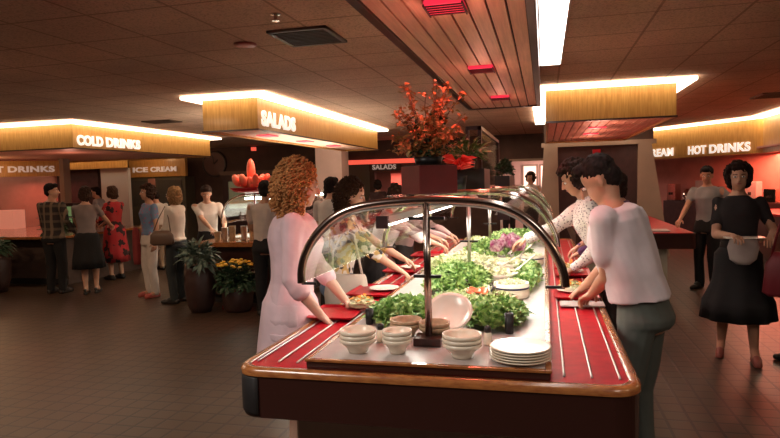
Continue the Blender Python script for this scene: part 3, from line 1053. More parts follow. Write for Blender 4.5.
# black handles / shakers
for (x, y, h, lab) in ((-.865, 2.92, .078, 'black handled crock left of the kale at the bar front'), (-.165, 2.83, .095, 'black upright holder among greens at the right of the bar')):
    tt = thing('utensil_holder', lab, 'holder', (x, y, ZC))
    MB().lathe([(.017, 0), (.02, .005), (.021, h), (.016, h), (.014, .02), (.003, .018)], n=16).obj('cup', M['black'], tt, smooth=True)
for (x, y, lab) in ((-.72, 2.60, 'small black topped shaker between the front bowls'), (-.245, 2.62, 'small black topped shaker beside the plate stack')):
    tt = thing('shaker', lab, 'shaker', (x, y, ZC))
    MB().lathe([(.016, 0), (.02, .005), (.018, .05), (.013, .056)], n=14).obj('jar', M['china'], tt, smooth=True)
    MB().lathe([(.015, .0565), (.016, .075), (.008, .083), (.001, .084)], n=14).obj('lid', M['black'], tt, smooth=True)


def striped_crock(lab, x, y, r, h, fill, seed):
    tt = thing('crock', lab, 'crock', (x, y, ZC))
    MB().lathe([(r * .93, 0), (r, .01), (r, h), (r * .93, h), (r * .9, h * .75), (.003, h * .7)], n=32).obj('bowl', M['china'], tt, smooth=True)
    mb = MB()
    mb.lathe([(r + .0005, h * .62), (r + .002, h * .625), (r + .002, h * .74), (r + .0005, h * .745)], n=32)
    mb.obj('stripe', mat('blue_stripe', (.05, .05, .10), .4), tt, smooth=True)
    rn = random.Random(seed)
    mb = MB()
    for _ in range(150):
        a, q_ = rn.random() * 6.28, rn.random() ** .5 * r * .85
        mb.cap((q_ * cos(a), q_ * sin(a), h * .8 + rn.uniform(0, .02)), (q_ * cos(a) + rn.uniform(-.02, .02), q_ * sin(a) + rn.uniform(-.02, .02), h * .82 + rn.uniform(0, .03)), .004, .003, 5)
    mb.obj('filling', fill, tt, smooth=True)['kind'] = 'stuff'
    return tt


striped_crock('blue striped crock of white slaw at the right of the bar', -.2, 3.72, .105, .09, M['slaw'], 1)
striped_crock('smaller striped crock further back on the right of the bar', -.1, 5.15, .09, .08, M['slaw'], 2)


def food_bowl(lab, x, y, r, m, fill, seed, z=ZC, h=.07, name='serving_bowl', cat='bowl'):
    tt = thing(name, lab, cat, (x, y, z))
    MB().lathe([(r * .5, 0), (r * .55, .006), (r * .9, h * .7), (r, h), (r * .96, h), (r * .85, h * .7), (r * .5, h * .2), (.003, h * .18)], n=32).obj('bowl', m, tt, smooth=True)
    rn = random.Random(seed)
    mb = MB()
    for _ in range(int(90 + r * 500)):
        a, q_ = rn.random() * 6.28, rn.random() ** .5 * r * .85
        p = Vector((q_ * cos(a), q_ * sin(a), h * .8 + .04 * (1 - q_ / r) + rn.uniform(-.01, .01)))
        leaf(mb, p, (rn.uniform(-1, 1), rn.uniform(-1, 1), rn.uniform(-.2, .7)), .035, .014, .5, rn)
    mb.obj('filling', fill, tt)['kind'] = 'stuff'
    return tt


food_bowl('wide white bowl of slaw behind the striped crock', -.33, 4.25, .15, M['white'], M['slaw'], 3, z=ZC + .0)
food_bowl('white bowl of shredded cabbage in the middle of the bar', -.25, 4.75, .12, M['white'], M['slaw'], 4)
food_bowl('bowl of cauliflower near the second chrome post', -.66, 5.2, .14, M['white'], M['slaw'], 5)
food_bowl('bowl of pale lettuce at the far end of the bar', -.45, 6.2, .15, M['white'], M['lettuce'], 6)
food_bowl('red bowl of mixed salad at the far left of the bar', -.72, 6.6, .13, M['redtray'], M['lettuce'], 7)

# kale and lettuce heaps


def heap(name, lab, c, r, n, m, seed, L=.048, W=.021):
    rn = random.Random(seed)
    mb = MB()
    for _ in range(n):
        x, y = rn.uniform(-1, 1), rn.uniform(-1, 1)
        if x * x + y * y > 1:
            continue
        z = sqrt(max(0, 1 - x * x - y * y)) * r[2]
        p = Vector((c[0] + x * r[0], c[1] + y * r[1], ZC + .012 + z * rn.uniform(.75, 1.0)))
        leaf(mb, p, (x * .7 + rn.uniform(-.8, .8), y * .7 + rn.uniform(-.8, .8), .5 + rn.uniform(-.3, .6)), L * rn.uniform(.6, 1.1), W * rn.uniform(.7, 1.3), rn.uniform(-.6, 1.0), rn)
    o = mb.obj(name, m)
    return tag(o, lab, 'greens', kind='stuff')


heap('kale', 'curly kale heap at the left front of the salad bar', (-.72, 3.12), (.17, .26, .05), 1000, M['kale'], 11)
heap('kale', 'large kale mound in the middle of the bar around the second post', (-.56, 3.98), (.20, .36, .13), 1500, M['kale'], 12)
heap('lettuce', 'lettuce and kale garnish along the right front of the bar', (-.26, 3.12), (.15, .30, .05), 1000, M['kale'], 13)
heap('kale', 'kale strip along the far right of the bar', (-.12, 4.45), (.08, .6, .04), 500, M['kale'], 14)
heap('kale', 'kale mound beyond the slaw bowls', (-.42, 5.55), (.3, .32, .15), 1000, M['kale'], 15)
heap('lettuce', 'pale lettuce pile at the left middle of the bar', (-.76, 4.75), (.14, .35, .08), 600, M['lettuce'], 16)
heap('lettuce', 'chopped pale lettuce around the tomato slices', (-.40, 3.58), (.22, .2, .04), 600, M['lettuce'], 19, .03, .012)
heap('lettuce', 'pale shredded greens to the left of the slaw bowls', (-.52, 4.9), (.2, .3, .07), 600, M['slaw'], 20, .035, .014)
heap('lettuce', 'pale lettuce scraps in front of the kale mound', (-.50, 3.3), (.17, .16, .035), 350, M['lettuce'], 17)
heap('kale', 'dark kale row at the far end of the bar', (-.3, 6.75), (.3, .45, .14), 800, M['kale'], 18)
# radicchio
rn = random.Random(5)
for i, (x, y, r_) in enumerate(((-.30, 5.3, .085), (-.22, 5.05, .07), (-.38, 5.0, .06))):
    mb = MB()
    for k in range(40):
        a = k * 2.4
        leaf(mb, (x + .3 * r_ * cos(a), y + .3 * r_ * sin(a), 1.03 + .01 * (k % 5)), (cos(a), sin(a), .5 + (k % 7) * .2), r_, r_ * .5, -.5, rn)
    tag(mb.obj('red_cabbage', M['radic']), ('large', 'right-hand', 'left-hand')[i] + ' purple cabbage head garnishing the kale beyond the slaw bowls', 'cabbage', 'purple cabbage garnish')
# tomatoes
for k in range(6):
    o = MB().lathe([(.001, 0), (.026, .001), (.03, .005), (.026, .01), (.001, .011)], n=16).obj('tomato_slice', M['tomato'], smooth=True)
    o.location = (-.42 + .035 * (k % 3), 3.52 + .04 * (k // 3), ZC + .06 + .006 * (k % 2))
    o.rotation_euler = (radians(15), .15, 0)
    tag(o, 'red tomato slice in the row beside the striped crock', 'tomato', 'tomato slices')
# breadsticks
for k in range(9):
    u = k / 8
    x, y = -.36 + .16 * u, 3.02 + .38 * u
    o = MB().cap((-.045, 0, 0), (.045, 0, 0), .011, .011, 8).obj('breadstick', M['bread'], smooth=True)
    o.location = (x, y, ZC + .055)
    o.rotation_euler = (0, 0, .5)
    tag(o, 'short pale breadstick in the slanting row on the greens', 'breadstick', 'breadsticks in a row')
# striped tongs
tt = thing('serving_tongs', 'black and white striped tongs beside the striped crock', 'tongs', (-.31, 3.62, ZC + .05))
for s_ in (-1, 1):
    MB().tube([(s_ * .004, .05, 0), (s_ * .018, 0, .03), (s_ * .014, -.06, .035), (s_ * .006, -.1, .02)], .006, 6).obj('arm', M['white'] if s_ < 0 else M['black'], tt, smooth=True)
# serving spoons
for i, (x, y, a) in enumerate(((-.17, 4.35, .9), (-.2, 5.0, .8), (-.28, 4.5, 2.3))):
    tt = thing('serving_spoon', ('white spoon standing in the wide slaw bowl', 'pale spoon leaning over the shredded cabbage', 'spoon crossing the slaw towards the kale')[i], 'spoon', (x, y, 1.0))
    tt.rotation_euler = (.5, -.1, -a)
    MB().cap((0, 0, 0), (0, .15, 0), .006, .006, 6).obj('handle', M['white'], tt, smooth=True)
    MB().ell((0, -.025, 0), (.02, .03, .006), 10, 6).obj('scoop', M['white'], tt, smooth=True)


# trays
def tray(lab, x, y, rz, sx=.36, sy=.27, z=.873):
    tt = thing('tray', lab, 'tray', (x, y, z), rz, 'red cafeteria trays')
    P = rrect(-sx / 2, sx / 2, -sy / 2, sy / 2, .03)
    P2 = rrect(-sx / 2 + .018, sx / 2 - .018, -sy / 2 + .018, sy / 2 - .018, .02)
    mb = MB()
    mb.rings([[(a, b, 0) for a, b in P2], [(a, b, .014) for a, b in P], [(a, b, .017) for a, b in P], [(a, b, .004) for a, b in P2]])
    mb.obj('tray_base', M['redtray'], tt)
    return tt


tray('red tray held by the woman in pink', -1.16, 3.27, pi / 2 + .08)
tray('red tray with a white plate next to the woman in the floral blouse', -1.14, 3.98, pi / 2, .42, .29)
tray('red tray further along the left rail', -1.16, 5.0, pi / 2, .42, .29)
tray('red tray at the far left of the rail', -1.16, 6.0, pi / 2)
tray('red tray held by the man in the white polo', .19, 4.0, pi / 2 - .05, .38, .27)
tray('red tray held by the man in the patterned shirt', .2, 4.9, pi / 2, .38, .27)
tag(MB().prism(rrect(.08, .33, 3.62, 3.76, .01), .874, .88).obj('napkin', M['wellwhite']), 'pale paper napkin on the right tray rail by the polo man', 'napkin')


def plate(lab, x, y, r, z, fill=None, seed=1, m='white'):
    tt = thing('dinner_plate', lab, 'plate', (x, y, z))
    MB().lathe([(r * .55, 0), (r * .6, .003), (r, .016), (r, .019), (r * .93, .018), (r * .6, .008), (.003, .007)], n=32).obj('plate', M[m], tt, smooth=True)
    if fill:
        rn = random.Random(seed)
        for mm, n_ in ((M['lettuce'], 60), (M['carrot'], 22), (M['slaw'], 50)):
            mb = MB()
            for _ in range(n_):
                a, q_ = rn.random() * 6.28, rn.random() ** .5 * r * .7
                zz = .02 + .035 * (1 - q_ / r) + rn.uniform(0, .01) + (.012 if mm is M['carrot'] else 0)
                leaf(mb, (q_ * cos(a), q_ * sin(a), zz), (rn.uniform(-1, 1), rn.uniform(-1, 1), .3), .03, .009, .4, rn)
            mb.obj({'pale_lettuce': 'lettuce', 'orange_carrot': 'carrots', 'white_slaw': 'cabbage'}[mm.name], mm, tt)['kind'] = 'stuff'


plate('plate of salad with carrots in front of the woman in pink', -1.055, 3.42, .085, .879, True, 3, 'wicker')
plate('empty white plate on the second red tray', -1.08, 4.02, .105, .879)
plate('white plate on the far red tray', -1.12, 5.05, .09, .879)
plate('white plate of food on the tray of the man in the white polo', .17, 4.08, .1, .879, True, 5)
plate('white plate on the tray of the man in the patterned shirt', .2, 4.92, .09, .879, True, 6)

# ------------------------------------------------------------------ planters on top
t = thing('planter_box', 'dark red square planter with copper-leaved plant on the sneeze guard', 'planter', (-.615, 3.3, 1.551), radians(38))
s2 = .115
mb = MB()
mb.prism([(-s2, -s2), (s2, -s2), (s2, s2), (-s2, s2)], 0, .152)
mb.obj('box', M['planter'], t, bevel=.004)
B(-s2 + .01, s2 - .01, -s2 + .01, s2 - .01, .153, .157).obj('soil', M['soil'], t)
MB().lathe([(.07, .157), (.08, .2), (.0785, .2), (.01, .195)], n=14).obj('inner_pot', M['black'], t, smooth=True)
rn = random.Random(21)
stems, lv, lg = MB(), MB(), MB()
for k in range(64):
    a = rn.random() * 6.28
    hgt = rn.uniform(.10, .40) if k % 3 else rn.uniform(.05, .2)
    sp_ = rn.uniform(.05, .25)
    pts = []
    for j in range(6):
        u = j / 5
        pts.append((sp_ * u ** 1.3 * cos(a) + .008 * sin(9 * u + k), sp_ * u ** 1.3 * sin(a), .19 + hgt * u))
    stems.tube(pts, .0022, 5)
    for j in range(1, 6):
        for _ in range(10):
            p = Vector(pts[j]) + Vector((rn.uniform(-.02, .02), rn.uniform(-.02, .02), rn.uniform(-.02, .02)))
            tgt = lg if (rn.random() < .42 and j < 4) else lv
            leaf(tgt, p, (rn.uniform(-1, 1), rn.uniform(-1, 1), rn.uniform(-.4, .8)), rn.uniform(.014, .034), rn.uniform(.006, .012), rn.uniform(0, .8), rn)
stems.obj('stems', mat('brown_stem', (.16, .07, .04), .7), t)
lv.obj('leaves', M['copper'], t)
lg.obj('green_leaves', M['leafdark'], t)
# frame behind
t = thing('glass_display_frame', 'dark framed glass divider standing on the sneeze guard behind the planter', 'divider')
mb = MB()
for y in (4.95, 6.9):
    mb.box(-.515, -.485, y - .015, y + .015, 1.551, 2.05)
mb.box(-.515, -.485, 4.96, 6.9, 2.02, 2.05)
mb.box(-.60, -.485, 4.935, 4.965, 2.02, 2.05).box(-.61, -.585, 4.935, 4.965, 1.72, 2.05)
mb.obj('frame', M['walnut'], t)
B(-.503, -.497, 4.97, 6.88, 1.6, 2.02).obj('pane', M['glass'], t)
tag(MB().prism([(-.7, 4.45), (-.42, 4.45), (-.42, 4.92), (-.7, 4.92)], 1.5505, 1.70).obj('planter_box', M['black']), 'low black trough behind the red planter on the sneeze guard', 'planter')
t = thing('green_planter', 'dark green hedge-like plant in a trough at the far top of the sneeze guard', 'plant', (-.39, 6.4, 1.5505))
B(-.07, .07, -.5, .5, 0, .1).obj('trough', M['black'], t)
foliage(420, (.0, 0, .15), (.06, .5, .09), .05, .02, 31, .5, .3).obj('leaves', M['leafdark'], t)
t = thing('leafy_plant', 'small leafy green plant lit by a heat lamp between the divider and the red planter', 'plant', (-.56, 4.7, 1.701))
MB().lathe([(.04, 0), (.05, .06), (.01, .06)], n=12).obj('pot', M['potdark'], t, smooth=True)
foliage(150, (0, 0, .12), (.12, .2, .09), .07, .018, 32, .5, .4).obj('leaves', mat('mid_green_leaves', (.10, .19, .05), .5), t)
t = thing('red_flowers', 'bright red glowing flowers beside the copper plant on the sneeze guard', 'flowers', (-.58, 4.3, 1.551))
MB().lathe([(.04, 0), (.055, .1), (.01, .1)], n=12).obj('pot', M['black'], t, smooth=True)
mb = MB()
for k in range(26):
    a = k * 2.4
    r_ = .02 + .06 * (k / 26)
    leaf(mb, (r_ * cos(a) * .4, r_ * sin(a) * .4, .14 + .003 * k), (cos(a), sin(a), .4), .1, .03, .2, rn)
mb.obj('petals', mat('red_petals', (.9, .05, .04), .5), t)

# ------------------------------------------------------------------ people


def voxel(mb, vs, it=3, disp=None):
    me = mb.mesh('tmp', [])
    o = bpy.data.objects.new('tmp', me)
    COL.objects.link(o)
    r = o.modifiers.new('r', 'REMESH')
    r.mode = 'VOXEL'
    r.voxel_size = vs
    r.use_smooth_shade = True
    if it:
        s = o.modifiers.new('s', 'SMOOTH')
        s.iterations = it
        s.factor = .5
    bpy.context.view_layer.update()
    out = bpy.data.meshes.new_from_object(o.evaluated_get(bpy.context.evaluated_depsgraph_get()))
    bpy.data.objects.remove(o)
    bpy.data.meshes.remove(me)
    if disp:
        amp, sc, zs, seed = disp
        nn = [v.normal.copy() for v in out.vertices]
        for v, n in zip(out.vertices, nn):
            p = Vector((v.co.x * sc, v.co.y * sc, v.co.z * sc * zs + seed))
            v.co += n * noise.noise(p) * amp
    out.polygons.foreach_set('use_smooth', [True] * len(out.polygons))
    return out


def mobj(name, me, m, parent):
    me.materials.clear()
    me.materials.append(m)
    me.name = name
    o = bpy.data.objects.new(name, me)
    COL.objects.link(o)
    o.parent = parent
    return o


def merge(me, mb):
    """append builder geometry to a mesh"""
    vs = [tuple(v.co) for v in me.vertices]
    fs = [tuple(p.vertices) for p in me.polygons]
    n = len(vs)
    vs += mb.v
    fs += [tuple(i + n for i in f) for f in mb.f]
    out = bpy.data.meshes.new('body')
    out.from_pydata(vs, [], fs)
    out.polygons.foreach_set('use_smooth', [True] * len(out.polygons))
    bpy.data.meshes.remove(me)
    return out


def ik(s, w_, l1, l2, pole):
    s, w_ = Vector(s), Vector(w_)
    d = w_ - s
    L = min(d.length, (l1 + l2) * .995)
    w_ = s + d.normalized() * L
    t = d.normalized()
    a = (l1 * l1 - l2 * l2 + L * L) / (2 * L)
    h = sqrt(max(0, l1 * l1 - a * a))
    pl = Vector(pole)
    pl = (pl - t * pl.dot(t)).normalized()
    return s + t * a + pl * h, w_


def person(label, x, y, rz, Ht=1.7, female=False, lean=0, hands=None, world=True, top=None, bottom=None, style='trousers', sleeve='short',
           hair='short', hairc=(.02, .012, .01), sk=0, feet=((-.1, 0), (.1, 0)), head=(0, 0), vs=.012, shoe=(.02, .015, .012), bare=False, tuck=True,
           skirt_z=.3, bulk=1.0, heel=0, skirt_w=.24, blouse_len=.5, z=0, seed=1, hs=1.0, curl=0.0, side=0.0):
    rzr = radians(rz)
    T = thing('person', label, 'person', (x, y, z), rzr)
    Minv = (Matrix.Translation((x, y, z)) @ Matrix.Rotation(rzr, 4, 'Z')).inverted()
    k = Ht / 1.7
    hipz = .50 * Ht
    ln = radians(lean)

    def bend(p):
        p = Vector(p)
        u = max(0, min(1, (p.z - hipz) / (.12 * Ht)))
        a = -ln * u
        r = Matrix.Rotation(a, 3, 'X')
        q = p - Vector((0, 0, hipz))
        q = r @ q
        q.x += side * max(0, p.z - hipz)
        return q + Vector((0, 0, hipz))

    def loft(mb, secs, n=20):
        rs = []
        for zz, rx, ry, oy in secs:
            rs.append([bend((rx * k * cos(2 * pi * i / n), oy * k + ry * k * sin(2 * pi * i / n), zz * Ht)) for i in range(n)])
        mb.rings(rs)

    sw = (.155 if female else .185) * k
    wf = .115 if female else .135
    torso = [(.455, .13, .10, 0), (.48, .16, .108, -.005), (.50, .162, .11, -.01), (.55, .145, .10, 0), (.61, wf, .09, .0), (.68, wf + .012, .10, .005),
             (.745, wf + .03, .115 if female else .108, .01), (.785, sw / k - .005, .09, -.005), (.815, sw / k - .03, .07, -.01), (.84, .075, .058, -.01), (.855, .05, .05, -.005)]
    body, topm, botm = MB(), MB(), MB()
    loft(body, torso)
    # head
    nb = bend((0, .0, .845 * Ht))
    hc0 = Vector((0, .02 * k, .925 * Ht))
    hb = bend(hc0)
    HR = Matrix.Rotation(radians(head[0]), 3, 'Z') @ Matrix.Rotation(-ln * .5 - radians(head[1]), 3, 'X')

    def hp(p):
        return hb + HR @ (Vector(p) * k * hs)

    body.cap(nb - Vector((0, 0, .02)), hp((0, -.015, -.05)), .052 * k, .05 * k)
    body.ell(hp((0, -.012, .03)), (.076 * k, .094 * k, .088 * k), 16, 12, HR)
    body.ell(hp((0, .025, -.035)), (.058 * k, .064 * k, .072 * k), 14, 10, HR)
    body.ell(hp((0, .052, -.083)), (.03 * k, .028 * k, .022 * k), 10, 8, HR)
    body.cap(hp((0, .088, .02)), hp((0, .108, -.018)), .008 * k, .013 * k, 8)
    for s_ in (-1, 1):
        body.ell(hp((s_ * .077, -.005, -.008)), (.01 * k, .018 * k, .03 * k), 8, 6, HR)
    # legs
    hipj, knee, ank = [], [], []
    for s_, ft in zip((-1, 1), feet):
        h = Vector((s_ * .088 * k, 0, .49 * Ht))
        lift = ft[2] if len(ft) > 2 else 0
        a = Vector((ft[0] * k, ft[1] * k, .048 * Ht + heel + lift))
        dd = min((a - h).length * 1.004, .47 * Ht)
        kn, a = ik(h, a, .51 * dd, .49 * dd, (0, 1, 0))
        body.cap(h, kn, .078 * k, .052 * k)
        body.cap(kn, kn.lerp(a, .3), .05 * k, .055 * k)
        body.cap(kn.lerp(a, .3), a, .053 * k, .034 * k)
        toe = Vector((a.x + (ft[0] * .15), a.y + .15 * k, .028 * k + lift))
        body.cap(a, a.lerp(toe, .5) + Vector((0, 0, -.01)), .036 * k, .034 * k, 10)
        body.cap(a.lerp(toe, .4) + Vector((0, 0, -.012)), toe, .034 * k, .024 * k, 10)
        body.cap(a, Vector((a.x, a.y - .035 * k, max(.03, a.z - .05 * k))), .034 * k, .028 * k, 10)
        hipj.append(h), knee.append(kn), ank.append(a)
    # arms
    if hands is None:
        hands = ((-.27, .06, .47 * Ht), (.27, .06, .47 * Ht))
        world = False
    fing = MB()
    elb, wr, shl = [], [], []
    for s_, hd in zip((-1, 1), hands):
        sh = bend((s_ * sw, -.01, .803 * Ht))
        if hd is None:
            tg = Vector((s_ * .25 * k, .06, .47 * Ht))
        else:
            tg = (Minv @ Vector(hd)) if world else Vector(hd)
        down = tg.z < .6 * Ht and abs(tg.y) < .12
        e, w1 = ik(sh, tg, .172 * Ht, .15 * Ht, (s_ * .5, -.6, -.8))
        body.cap(sh, e, .05 * k if not female else .042 * k, .038 * k)
        body.cap(e, e.lerp(w1, .35), .038 * k, .039 * k)
        body.cap(e.lerp(w1, .35), w1, .038 * k, .025 * k)
        # hand
        fd = (w1 - e).normalized()
        if not down:
            fd = (fd + Vector((0, .35, -.1))).normalized()
        pn = Vector((-s_, 0, 0)) if down else Vector((0, 0, -1))
        pn = (pn - fd * pn.dot(fd)).normalized()
        sd = fd.cross(pn).normalized()
        # thumb side is forward when hanging, inward when reaching
        inw = Vector((0, 1, 0)) if down else Vector((-s_, 0, 0))
        if sd.dot(inw) < 0:
            sd = -sd
        pc = w1 + fd * .045 * k
        rot = Matrix((sd, fd, pn)).transposed()
        body.ell(pc, (.040 * k, .052 * k, .017 * k), 12, 8, rot)
        body.cap(w1, pc, .024 * k, .02 * k, 10)
        for j, (of, Lf) in enumerate(((.030, .068), (.010, .077), (-.010, .071), (-.029, .055))):
            b0 = w1 + fd * (.082 - abs(of) * .25) * k + sd * of * k
            c_ = .35 + .1 * j
            p1 = b0 + (fd * cos(c_) + pn * sin(c_)) * Lf * .45 * k
            p2 = p1 + (fd * cos(c_ * 2.2) + pn * sin(c_ * 2.2)) * Lf * .32 * k
            p3 = p2 + (fd * cos(c_ * 3) + pn * sin(c_ * 3)) * Lf * .23 * k
            fing.tube([b0 - fd * .03 * k, b0, p1, p2, p3, p3 + (p3 - p2) * .15], [.0088 * k, .009 * k, .0085 * k, .0078 * k, .0068 * k, .003], 8)
        b0 = w1 + fd * .022 * k + sd * .024 * k
        p1 = b0 + (fd * .55 + sd * .75 + pn * .25).normalized() * .036 * k
        p2 = p1 + (fd * .85 + sd * .3 + pn * .35).normalized() * .028 * k
        fing.tube([w1 + fd * .012 * k, b0, p1, p2, p2 + (p2 - p1) * .2], [.011 * k, .0115 * k, .010 * k, .0085 * k, .004], 8)
        elb.append(e), wr.append(w1), shl.append(sh)
    bm_ = voxel(body, vs, 3)
    bo = mobj('body', merge(bm_, fing), skin(sk), T)
    # eyes and mouth
    for s_ in (-1, 1):
        eo = MB().ell(hp((s_ * .031, .077, .012)), (.014 * k, .009 * k, .008 * k), 10, 6, HR).obj('eye', M['eyewhite'], T, smooth=True)
        MB().ell(hp((s_ * .031, .0845, .012)), (.006 * k, .004 * k, .006 * k), 8, 6, HR).obj('iris', M['eyedark'], eo, smooth=True)
        MB().cap(hp((s_ * .017, .092, .032)), hp((s_ * .046, .08, .033)), .0035 * k, .0025 * k, 6).obj('eyebrow', mat('brow_%d' % int(hairc[0] * 99), tuple(c * .8 for c in hairc), .8), T, smooth=True)
    MB().ell(hp((0, .083, -.047)), (.02 * k, .008 * k, .006 * k), 10, 6, HR).obj('mouth', M['lip'], T, smooth=True)
    # top
    g = .016 + .12 * (bulk - 1)
    zt0 = blouse_len if not tuck else .56
    secs = [(zz, rx + g, ry + g, oy) for zz, rx, ry, oy in torso if zz > zt0 and zz < .845]
    if not tuck:
        secs = [(zt0 + .005, .16 + g * 1.9, .115 + g * 1.6, 0), (zt0 + .03, .158 + g * 1.8, .112 + g * 1.7, 0)] + [(a, b_ + .008, c_ + .006, d_) for a, b_, c_, d_ in secs]
    else:
        secs = [(zt0 - .01, .14 + g, .10 + g, 0)] + secs
    secs[-1] = (.838, .085, .07, -.008)
    loft(topm, secs, 24)
    for i in (0, 1):
        sh, e, w1 = shl[i], elb[i], wr[i]
        r0 = (.051 if female else .057) * k * (1 + .9 * (bulk - 1))
        if sleeve == 'short':
            topm.cap(sh, sh.lerp(e, .62), r0, r0 * .92)
        else:
            topm.cap(sh, e, r0, r0 * .82)
            fr = {'long': .92, 'elbow': .32, 'three': .6}[sleeve]
            topm.cap(e, e.lerp(w1, fr), r0 * .8, r0 * (.66 if sleeve == 'long' else .86))
            if sleeve == 'elbow':
                for q_ in (.24, .34):
                    topm.ell(e.lerp(w1, q_), r0 * .92, 12, 8)
    mobj('shirt', voxel(topm, vs, 2, (.02, 9, .45, seed)), top, T)
    # bottom
    if style == 'trousers':
        g = .02
        loft(botm, [(.462, .13 + g, .10 + g, 0), (.48, .166 + g, .115 + g, -.005), (.50, .167 + g, .115 + g, -.008), (.55, .147 + g * .7, .10 + g * .8, 0), (.575, .138 + g * .6, .094 + g * .7, 0)])
        for i in (0, 1):
            h, kn, a = hipj[i], knee[i], ank[i]
            botm.cap(h, kn, .097 * k, .074 * k)
            botm.cap(kn, a + Vector((0, 0, -.005)), .072 * k, .058 * k)
        mobj('trousers', voxel(botm, vs, 2, (.014, 7, .5, seed + 3)), bottom, T)
    else:
        mb = MB()
        rs = []
        n = 40
        zz0 = skirt_z * Ht / 1.7
        for j, u in enumerate((0, .12, .3, .5, .75, 1.0)):
            zq = .585 * Ht * (1 - u) + zz0 * u
            ring = []
            for i in range(n):
                a = 2 * pi * i / n
                base = (.125, .185, .19, .205, skirt_w * .95, skirt_w)[j] * k if style == 'skirt' else (.15, .19, .20, .21, skirt_w * .95, skirt_w)[j] * k
                rr = base * (1 + .055 * u * sin(a * 9 + seed + u * 2))
                ring.append((rr * cos(a), rr * sin(a) * (.80 + .2 * u), zq))
            rs.append(ring)
        rs.append([(p[0] * .93, p[1] * .93, p[2] + .02) for p in rs[-1]])
        rs.append([(p[0] * .3, p[1] * .3, p[2] + .15) for p in rs[-2]])
        mb.rings(rs)
        mb.obj('skirt', bottom, T, smooth=True)
    # shoes
    for i, ft in enumerate(feet):
        a = ank[i]
        lift = ft[2] if len(ft) > 2 else 0
        toe = Vector((a.x + (ft[0] * .15), a.y + .15 * k, .03 * k + lift))
        mb = MB()
        if bare:
            mb.cap(Vector((a.x, a.y - .04, lift + .018)), toe + Vector((0, 0, -.012)), .03 * k, .034 * k, 12)
            mb.cap(a.lerp(toe, .7), toe, .036 * k, .032 * k, 12)
            mb.cap(Vector((a.x, a.y - .045, lift + .01)), Vector((a.x, a.y - .045, a.z - .04)), .012, .026, 8)
        else:
            mb.cap(Vector((a.x, a.y - .04 * k, .034 + lift)), toe, .04 * k, .038 * k, 12)
            mb.cap(a + Vector((0, 0, -.012)), a.lerp(toe, .5), .042 * k, .04 * k, 12)
            mb.cap(toe, toe + Vector((0, .04 * k, -.004)), .037 * k, .028 * k, 12)
        vm = voxel(mb, .008, 1)
        for v in vm.vertices:
            v.co.z = max(v.co.z, lift + .002)
        mobj('shoe', vm, mat('shoe_%d_%d' % (int(shoe[0] * 99), int(shoe[2] * 99)), shoe, .4), T)
    # hair
    hm = mat('hair_%d_%d' % (int(hairc[0] * 99), int(hairc[1] * 99)), hairc, .75, noise_amt=.5, nscale=60, spec=.2)
    rn = random.Random(seed)
    mb = MB()
    if hair in ('short', 'bob', 'wavy'):
        mb.ell(hp((0, -.024, .052)), (.084 * k, .094 * k, .085 * k), 16, 12, HR)
        mb.ell(hp((0, -.052, .0)), (.074 * k, .058 * k, .075 * k), 14, 10, HR)
        mb.ell(hp((0, .045, .095)), (.06 * k, .045 * k, .035 * k), 12, 8, HR)
        if hair != 'short':
            for s_ in (-1, 1):
                mb.ell(hp((s_ * .07, -.015, -.01)), (.03 * k, .06 * k, .075 * k), 12, 8, HR)
            mb.ell(hp((0, -.06, -.04)), (.085 * k, .05 * k, .075 * k), 14, 10, HR)
        if hair == 'wavy':
            for _ in range(120):
                a, b_ = rn.random() * 6.28, math.acos(rn.uniform(-.45, 1))
                pz = cos(b_)
                py = sin(b_) * sin(a)
                if py > .5 and pz < .55:
                    continue
                mb.ell(hp((sin(b_) * cos(a) * .095, -.025 + py * .1, .03 + pz * .105)), rn.uniform(.016, .028) * k, 8, 6)
        hmz = voxel(mb, .007, 1, (.007 if hair == 'short' else .016, 60, .7, seed))
        mobj('hair', hmz, hm, T)
    elif hair == 'curly':
        # core + ringlets
        mb.ell(hp((0, -.035, .045)), (.095 * k, .105 * k, .09 * k), 16, 12, HR)
        mb.ell(hp((0, -.065, -.03)), (.10 * k, .068 * k, .12 * k), 16, 12, HR)
        core = voxel(mb, .012, 1, (.02, 30, 1, seed))
        mobj('hair', core, hm, T)
        mb = MB()
        for _ in range(620):
            a, b_ = rn.random() * 6.28, math.acos(rn.uniform(-.95, 1))
            pz, py, pxx = cos(b_), sin(b_) * sin(a), sin(b_) * cos(a)
            if py > .62 and pz < .45:
                continue
            r0 = Vector((pxx * .105, -.035 + py * .105, .03 + pz * .105)) * curl if pz > 0 else Vector((pxx * .125, -.045 + py * .095, .03 + pz * .175)) * curl
            dr = Vector((pxx * .5, py * .35, -1.0)).normalized()
            L = rn.uniform(.04, .085)
            rad = rn.uniform(.008, .013)
            ph = rn.random() * 6
            turns = rn.uniform(1.5, 2.6)
            pts = []
            u_ = dr.orthogonal().normalized()
            v_ = dr.cross(u_)
            for j in range(11):
                q_ = j / 10
                an = ph + turns * 2 * pi * q_
                pts.append(hp(r0 + dr * L * (q_ - .3) + (u_ * cos(an) + v_ * sin(an)) * rad * (1 - .3 * q_)))
            mb.tube(pts, .0042 * k, 4)
        mb.obj('curls', hm, T, smooth=True)
        return T, dict(hb=hb, shl=shl, elb=elb, wr=wr)


pinkc = cloth('pink_cotton', (.84, .62, .66))
whitec = cloth('white_cotton', (.70, .64, .60))
blackc = cloth('black_cloth', (.012, .010, .010), .2)
darkc = cloth('dark_trouser', (.03, .024, .022), .2)
